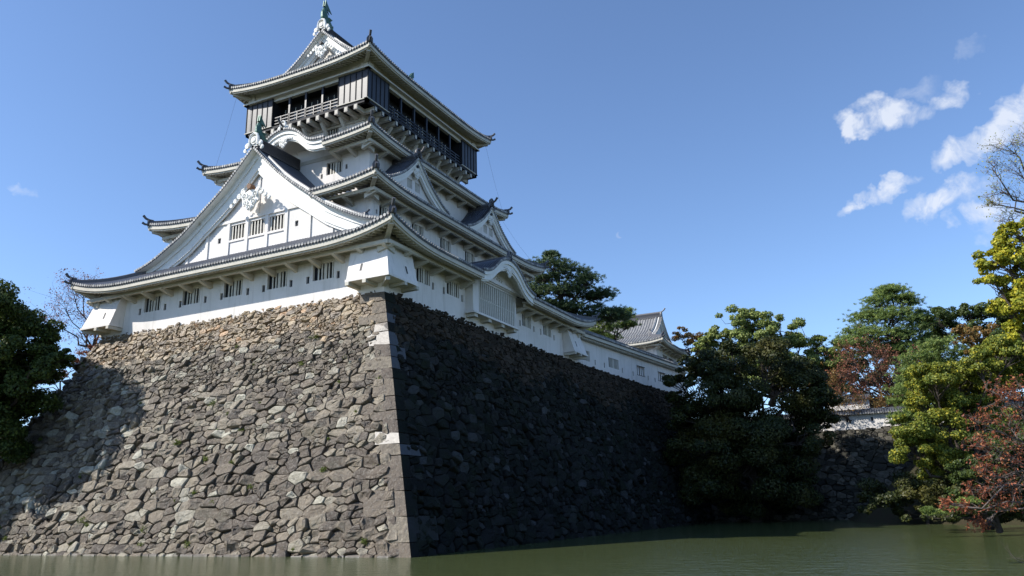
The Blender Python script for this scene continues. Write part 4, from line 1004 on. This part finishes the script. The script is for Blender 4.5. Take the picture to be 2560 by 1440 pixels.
def tree(name, label, cat, D, lobes, lf, seed, dens=1.0, leaf=.22, lw=.6, root=None, bark='bark', style='leaf', twigs=0, group=None, ground=None, clumps=9, cr=.34, tr=.3, depthf=.8, flat=1.0, zmin=-.35, fork=None):
    rnd = random.Random(seed); t = thing(name, label, cat, group or ('trees round the moat' if cat == 'tree' else 'bushes on the moat banks')); wood = MB(); CC, NN = [], []
    px_m = D/FPX
    cen = []
    for q in lobes:
        dz = q[3] if len(q) > 3 else rnd.uniform(-1, 1)*q[2]*px_m*depthf
        c = at(q[0], q[1], D+dz); cen.append((c, q[2]*px_m*(1.16 if style == 'leaf' else 1.10 if style == 'pine' else 1.0)))
    allc = sum((c for c, r in cen), Vector())/len(cen); zlow = min(c.z-r for c, r in cen)
    if root is None: root = Vector((allc.x, allc.y, ground if ground is not None else ground_h(allc.x, allc.y)-.3))
    else: root = Vector(root)
    fk = Vector(fork) if fork is not None else root.lerp(Vector((allc.x, allc.y, max(root.z+1, zlow+.3*(allc.z-zlow)))), 1.0)
    tp = wig(root, fk, 4, .03, rnd); wood.tube(tp, [tr*1.3, tr*1.1, tr, tr*.9, tr*.8], 8)
    for c, r in sorted(cen, key=lambda q: q[0].z):
        lp = wig(fk if rnd.random() < .6 else tp[-2], c, 4, .07, rnd); wood.tube(lp, [tr*.6, tr*.45, tr*.34, tr*.22, tr*.12], 6)
        nk = max(4, int(clumps*(rnd.uniform(.8, 1.2))))
        for k in range(nk):
            while True:
                d = Vector((rnd.gauss(0, 1), rnd.gauss(0, 1), rnd.gauss(0, 1))).normalized()
                if d.z > zmin: break
            e = c+Vector((d.x, d.y, d.z*flat))*r*rnd.uniform(.62, 1.0)
            wood.tube(wig(lp[3].lerp(c, rnd.random()), e, 3, .10, rnd), [tr*.14, tr*.10, tr*.07, tr*.03], 4)
            for _ in range(twigs):
                f = e+Vector((rnd.gauss(0, 1), rnd.gauss(0, 1), rnd.gauss(0, .8)+.3))*r*.42
                wood.tube(wig(c.lerp(e, rnd.uniform(.4, 1)), f, 3, .10, rnd), [tr*.07, tr*.05, tr*.035, tr*.02], 3)
                if style == 'bare' and dens > 0:
                    n = int(4*dens); CC.append(np.array(f)+RNG.normal(size=(n, 3))*r*.10); NN.append(np.tile((0, 0, .6), (n, 1)))
            if dens > 0:
                rc = r*cr*rnd.uniform(.75, 1.3)
                if style == 'leaf':
                    n = int(dens*36*(rc/leaf)**1.8)+3
                    g = RNG.normal(size=(n, 3)); u = g/np.linalg.norm(g, axis=1)[:, None]
                    rad = rc*RNG.uniform(.35, 1.05, n)**.6
                    u[:, 2] *= .62; p = np.array(e)+u*rad[:, None]; CC.append(p); NN.append(u*.9+np.array(d)*.5+np.array((0, 0, .5)))
                elif style == 'pine':
                    m_ = int(dens*15)+3
                    for _ in range(m_):
                        tc_ = np.array(e)+RNG.normal(size=3)*np.array((rc*.75, rc*.75, rc*.22)); n = 16
                        u = RNG.normal(size=(n, 3)); u[:, 2] = np.abs(u[:, 2])+.15; u /= np.linalg.norm(u, axis=1)[:, None]
                        CC.append(tc_+u*leaf*.45); NN.append(u)
                elif style == 'bare':
                    n = int(5*dens); CC.append(np.array(e)+RNG.normal(size=(n, 3))*rc*.5); NN.append(np.tile((0, 0, .6), (n, 1)))
    wood.build('trunk', [bark], t)
    if CC: cloud_mesh('crown', np.concatenate(CC), np.concatenate(NN), leaf, leaf*lw, lf, t, 'needle' if style == 'pine' else 'leaf')
    return t
GT = 'trees round the moat'
tree('evergreen_tree', 'large dark evergreen tree at the left edge beside the stone wall', 'tree', 64,
     [(-43, 815, 84), (27, 808, 52), (82, 850, 55), (17, 880, 80), (87, 925, 60), (137, 905, 32), (37, 985, 80), (-43, 960, 90), (-43, 1060, 80), (-23, 1120, 66), (35, 1040, 52), (159, 893, 18)], 'lf_dark', 1, 1.0, .26, clumps=15, cr=.38, tr=.38, root=at(-260, 1300, 64), fork=at(-60, 1040, 64))
tree('evergreen_tree', 'dark evergreen tree just past the left edge of the view shading the wall', 'tree', 66,
     [(-375, 700, 150, 0), (-285, 830, 125, 0), (-345, 950, 150, 0), (-415, 560, 110, 0), (-265, 640, 60, 0), (-385, 1090, 140, 0), (-485, 850, 150, 0), (-515, 1020, 150, 0), (-515, 1170, 150, 0), (-415, 1200, 110, 0)], 'lf_dark', 2, 1.5, .34, clumps=26, cr=.4, tr=.45)
tree('bare_cherry_tree', 'nearly bare tree with thin branches and few red leaves behind the left corner', 'tree', 92,
     [(160, 770, 48, 0), (210, 735, 46, 0), (240, 800, 50, 0), (130, 800, 40, 0), (200, 830, 50, 0), (265, 760, 30, 0), (230, 880, 40, 0), (180, 720, 30, 0), (290, 860, 30, 0)], 'lf_rust', 3, 2.6, .17, style='bare', twigs=4, tr=.24,
     root=at(262, 960, 92), fork=at(232, 870, 92))
tree('red_shrub', 'rusty red shrub behind the dark evergreen beside the wall', 'shrub', 84, [(100, 935, 30), (70, 950, 22), (150, 945, 22), (215, 900, 26), (240, 870, 16)], 'lf_rust', 33, .5, .2, clumps=7, tr=.1, root=at(150, 1040, 84))
tree('pine_tree', 'dark pine with open branches rising behind the right end of the keep', 'tree', 104,
     [(1385, 668, 36), (1352, 700, 34), (1425, 690, 38), (1470, 712, 36), (1400, 735, 40), (1340, 735, 30), (1450, 745, 42), (1505, 745, 30), (1480, 790, 34), (1420, 780, 34), (1530, 795, 30), (1378, 640, 12), (1365, 775, 30)], 'lf_pine2', 4, 1.3, .42, .13, style='pine', clumps=15, cr=.5, tr=.42, flat=.65, zmin=-.2,
     root=at(1400, 900, 104), fork=at(1402, 735, 104))
tree('pine_tree', 'small bright green pine between the keep roof end and the little turret', 'tree', 112,
     [(1560, 790, 26), (1500, 810, 30), (1540, 825, 30), (1475, 835, 26), (1510, 850, 26), (1570, 815, 20)], 'lf_pine', 5, 1.3, .42, .13, style='pine', clumps=10, cr=.42, tr=.3, flat=.5, root=at(1520, 900, 112), fork=at(1520, 860, 112))
tree('maple_tree', 'orange brown autumn tree just right of the little turret roof', 'tree', 135,
     [(1712, 842, 24), (1742, 852, 22), (1700, 832, 14), (1728, 875, 26)], 'lf_orange', 6, .8, .3, clumps=8, tr=.2, root=at(1725, 960, 135))
tree('camphor_tree', 'broad green camphor tree against the sky right of the turret', 'tree', 126,
     [(1832, 808, 36), (1800, 842, 26), (1868, 800, 28), (1905, 815, 34), (1950, 828, 34), (1772, 852, 18), (1760, 862, 18), (2005, 845, 38), (1900, 865, 52), (1850, 860, 36), (2052, 872, 34), (2062, 925, 42), (1980, 895, 54), (2080, 955, 26), (1935, 900, 50), (2098, 900, 26), (2112, 945, 24), (1745, 872, 16), (1790, 880, 30), (1860, 905, 48), (1960, 935, 50), (1810, 915, 34), (2030, 930, 44), (1900, 950, 50), (2060, 985, 40)], 'lf_camphor', 7, 1.0, .32, clumps=13, cr=.33, tr=.5, root=at(1930, 1010, 126))
tree('evergreen_tree', 'huge dark spreading evergreen hanging over the corner of the moat', 'tree', 97,
     [(1755, 936, 51), (1835, 906, 56), (1925, 916, 59), (2000, 956, 57), (2050, 996, 39), (1700, 956, 34), (1722, 911, 24), (1790, 1001, 69), (1900, 997, 99), (1690, 1001, 20), (1845, 1085, 96), (1980, 1060, 74), (1770, 1120, 80), (1950, 1160, 96), (1850, 1200, 96), (1735, 1060, 50), (2030, 1110, 50), (1760, 1225, 70), (1990, 1240, 70), (1880, 1262, 60), (2060, 1060, 30)], 'lf_shade', 8, 1.0, .28, clumps=16, cr=.36, tr=.55, root=at(1890, 1306, 97), fork=at(1880, 1120, 97))
tree('pine_tree', 'tall layered pine standing against the sky above the far wall', 'tree', 128,
     [(2225, 732, 22), (2200, 762, 32), (2252, 760, 30), (2172, 800, 34), (2235, 800, 40), (2285, 795, 30), (2145, 845, 38), (2205, 850, 46), (2275, 840, 38), (2322, 815, 26), (2122, 862, 24), (2300, 868, 34), (2180, 880, 34), (2245, 885, 40), (2330, 850, 24), (2105, 868, 12)], 'lf_pine', 9, 1.5, .5, .12, style='pine', clumps=15, cr=.5, tr=.5, flat=.7, zmin=-.15,
     root=at(2250, 1000, 128), fork=at(2245, 850, 128))
tree('bare_cherry_tree', 'rust coloured half-bare tree spreading below the tall pine', 'tree', 112,
     [(2130, 905, 40, 0), (2185, 895, 42, 0), (2240, 900, 42, 0), (2290, 920, 34, 0), (2150, 950, 46, 0), (2220, 950, 46, 0), (2100, 940, 34, 0), (2110, 990, 40, 0), (2180, 1000, 46, 0), (2250, 1000, 44, 0)], 'lf_rust', 10, 2.6, .24, style='bare', twigs=6, tr=.34, root=at(2262, 1080, 112), fork=at(2240, 1000, 112))
tree('evergreen_tree', 'dull green mass of trees behind the rust coloured tree', 'tree', 140, [(2085, 922, 30), (2130, 908, 36), (2195, 900, 36), (2110, 950, 44), (2170, 940, 44), (2230, 945, 44), (2060, 985, 44), (2120, 1000, 50), (2190, 1000, 50), (2260, 990, 50), (2300, 930, 40), (2330, 900, 40)], 'lf_shade', 44, .8, .36, clumps=12, tr=.3, root=at(2180, 1060, 140))
tree('bare_shrub', 'brown tangle of bare bushes behind the white boundary wall', 'shrub', 104,
     [(2060, 1010, 36, 0), (2120, 1020, 36, 0), (2180, 1020, 36, 0), (2235, 1010, 36, 0), (2060, 960, 30, 0), (2020, 1030, 30, 0)], 'lf_orange', 34, 3.0, .2, style='bare', twigs=5, tr=.12, root=at(2140, 1080, 104))
tree('pine_tree', 'dense mid-green pine right of the rust coloured tree', 'tree', 96,
     [(2300, 915, 44), (2352, 880, 44), (2375, 930, 50), (2292, 965, 50), (2345, 975, 60), (2275, 1000, 34), (2420, 900, 40), (2290, 1040, 40), (2260, 1060, 26)], 'lf_pine', 11, 1.7, .42, .14, style='pine', clumps=15, cr=.42, tr=.32, flat=.7, root=at(2340, 1120, 96))
tree('evergreen_tree', 'dark bushy evergreen on the skyline behind the cypress', 'tree', 110,
     [(2345, 808, 34), (2385, 800, 32), (2370, 840, 36), (2420, 785, 26), (2460, 785, 30), (2500, 790, 34), (2440, 820, 36), (2545, 790, 36), (2530, 830, 40)], 'lf_dark', 12, .9, .32, clumps=11, tr=.3, root=at(2430, 960, 110))
tree('maple_tree', 'small reddish yellow maple below the skyline at the right', 'tree', 92, [(2415, 838, 26), (2450, 845, 30), (2400, 855, 16), (2490, 835, 28), (2440, 870, 24)], 'lf_orange', 13, .8, .24, clumps=8, tr=.16, root=at(2440, 980, 92))
tree('cypress_tree', 'dark narrow cypress behind the yellow-green tree', 'tree', 84, [(2492, 850, 24), (2470, 885, 28), (2450, 925, 30), (2500, 890, 28), (2435, 960, 26), (2480, 930, 30), (2515, 850, 20)], 'lf_hinoki', 14, 1.0, .22, .45, clumps=12, cr=.3, tr=.2, root=at(2470, 1040, 84))
tree('broadleaf_tree', 'yellow-green broadleaf tree leaning over the water on the right bank', 'tree', 60,
     [(2285, 960, 44), (2340, 955, 44), (2400, 945, 44), (2450, 915, 40), (2510, 885, 48), (2560, 870, 50), (2540, 950, 56), (2460, 985, 54), (2390, 1010, 56), (2320, 1020, 50), (2280, 1075, 46), (2350, 1085, 56), (2430, 1080, 56), (2500, 1050, 50), (2285, 1135, 44), (2350, 1150, 44), (2420, 1160, 50), (2395, 1205, 30), (2330, 1185, 26), (2262, 1105, 26)], 'lf_yellow', 15, 1.0, .20, clumps=16, cr=.34, tr=.30, root=at(2470, 1330, 60))
tree('broadleaf_tree', 'green-leaved tree low over the water behind the red branches', 'tree', 50, [(2420, 1180, 34), (2400, 1225, 28), (2450, 1200, 36), (2500, 1130, 50), (2560, 1120, 60), (2540, 1200, 50)], 'lf_dark', 35, 1.0, .16, clumps=14, cr=.34, tr=.16, root=at(2500, 1330, 50))
tree('golden_tree', 'bright golden yellow leafed tree cut by the upper right edge', 'tree', 40,
     [(2545, 585, 38), (2515, 610, 30), (2485, 655, 34), (2540, 650, 44), (2480, 700, 30), (2530, 715, 44), (2575, 760, 60), (2520, 770, 40), (2560, 840, 40)], 'lf_gold', 16, 1.0, .17, clumps=14, cr=.34, tr=.2, root=at(2680, 1250, 40), fork=at(2640, 860, 40))
tree('bare_tree', 'bare grey tree with fine twigs above the golden tree', 'tree', 46,
     [(2520, 370, 40, 0), (2480, 420, 34, 0), (2550, 430, 46, 0), (2500, 480, 34, 0), (2560, 500, 46, 0), (2520, 545, 30, 0), (2570, 350, 40, 0), (2480, 510, 22, 0)], 'lf_gold', 17, .7, .10, style='bare', twigs=5, tr=.17, bark='bark_pale', root=at(2750, 1250, 46), fork=at(2640, 560, 46), clumps=10)
tree('cherry_tree', 'red-leaved cherry with thin branches drooping over the water at lower right', 'tree', 30,
     [(2545, 985, 34, 0), (2500, 1000, 36, 0), (2455, 1060, 30, 0), (2520, 1060, 44, 0), (2560, 1110, 50, 0), (2440, 1110, 30, 0), (2495, 1140, 48, 0), (2550, 1180, 56, 0), (2460, 1190, 34, 0), (2505, 1230, 50, 0), (2560, 1250, 50, 0), (2440, 1225, 26, 0), (2490, 1280, 36, 0), (2375, 1262, 22, 0), (2410, 1270, 18, 0), (2455, 1315, 20, 0)], 'lf_red', 18, 1.15, .13, .42, style='bare', twigs=4, tr=.10, bark='bark_pale', root=at(2700, 1420, 30), fork=at(2640, 1180, 30), clumps=9)
tree('pine_shrub', 'low pine bough lit just above the waterline', 'shrub', 56, [(2335, 1290, 18), (2362, 1296, 18), (2395, 1282, 22), (2430, 1262, 24), (2460, 1275, 22), (2318, 1278, 8)], 'lf_pine', 19, 1.5, .30, .12, style='pine', clumps=10, cr=.42, tr=.1, flat=.5, root=at(2500, 1320, 56))
tree('shaded_shrub', 'dark bushes under the yellow-green tree on the right bank', 'shrub', 60, [(2300, 1245, 40), (2360, 1235, 44), (2430, 1245, 50), (2500, 1240, 56), (2560, 1240, 60), (2540, 1290, 44), (2460, 1295, 34), (2390, 1290, 26), (2420, 1170, 50), (2520, 1150, 60)], 'lf_shade', 41, .9, .22, clumps=13, tr=.15, root=at(2480, 1322, 60))
tree('evergreen_tree', 'mid-green background tree filling the right edge behind the yellow-green tree', 'tree', 76, [(2380, 985, 50), (2440, 960, 50), (2500, 960, 56), (2560, 930, 60), (2540, 1010, 60), (2460, 1040, 60), (2380, 1060, 56), (2300, 1100, 50), (2360, 1140, 50), (2450, 1120, 60), (2540, 1100, 60), (2420, 1190, 50), (2510, 1190, 60), (2560, 1160, 50)], 'lf_dark', 42, .9, .26, clumps=13, tr=.3, root=at(2480, 1300, 76))
tree('shaded_shrub', 'dark shaded bushes at the foot of the far wall', 'shrub', 74, [(2235, 1230, 56), (2310, 1250, 60), (2380, 1230, 60), (2450, 1260, 50), (2270, 1285, 34), (2350, 1200, 40), (2180, 1270, 34)], 'lf_shade', 20, .8, .26, clumps=12, tr=.15, root=at(2320, 1318, 74))
tree('shaded_shrub', 'low dark shrubs along the waterline behind the red cherry', 'shrub', 50, [(2420, 1285, 24), (2470, 1280, 30), (2520, 1275, 34), (2570, 1270, 40), (2370, 1290, 18), (2320, 1295, 14), (2480, 1230, 34), (2550, 1220, 40)], 'lf_shade', 43, 1.0, .18, clumps=12, tr=.1, root=at(2500, 1325, 50))
tree('twiggy_shrub', 'thin bare twigs poking over the water in the bottom right corner', 'shrub', 13, [(2540, 1395, 26, 0), (2570, 1420, 30, 0), (2510, 1368, 14, 0), (2560, 1350, 16, 0)], 'lf_red', 21, .12, .05, style='bare', twigs=1, tr=.018, bark='bark_pale', root=at(2760, 1560, 13), fork=at(2620, 1440, 13), clumps=4)
# plants in the joints of the lit wall
CC, NN = [], []
rnd = random.Random(12)
for k in range(46):
    s_, v_ = rnd.uniform(3, 40), rnd.uniform(.2, 17)
    if s_ < v_/SLH*7.9+1: continue
    p, n = front_P(s_, v_); r = rnd.uniform(.05, .20)*(1.3 if k % 6 == 0 else .8); q = RNG.normal(size=(int(180*r/.15), 3))*np.array((r, r*.4, r*.7))
    CC.append(np.array(p+n*.12)+q); NN.append(np.tile((0, -.6, .6), (len(q), 1)))
MT['lf_weed'] = leafmat('moss_and_weed', [(0, (.07, .10, .02)), (1, (.20, .24, .04))])
w_ = cloud_mesh('wall_weeds', np.concatenate(CC), np.concatenate(NN), .09, .05, 'lf_weed', None); tag(w_, 'small green weeds and moss tufts growing in the joints of the sunlit stone wall', 'weeds', kind='stuff')
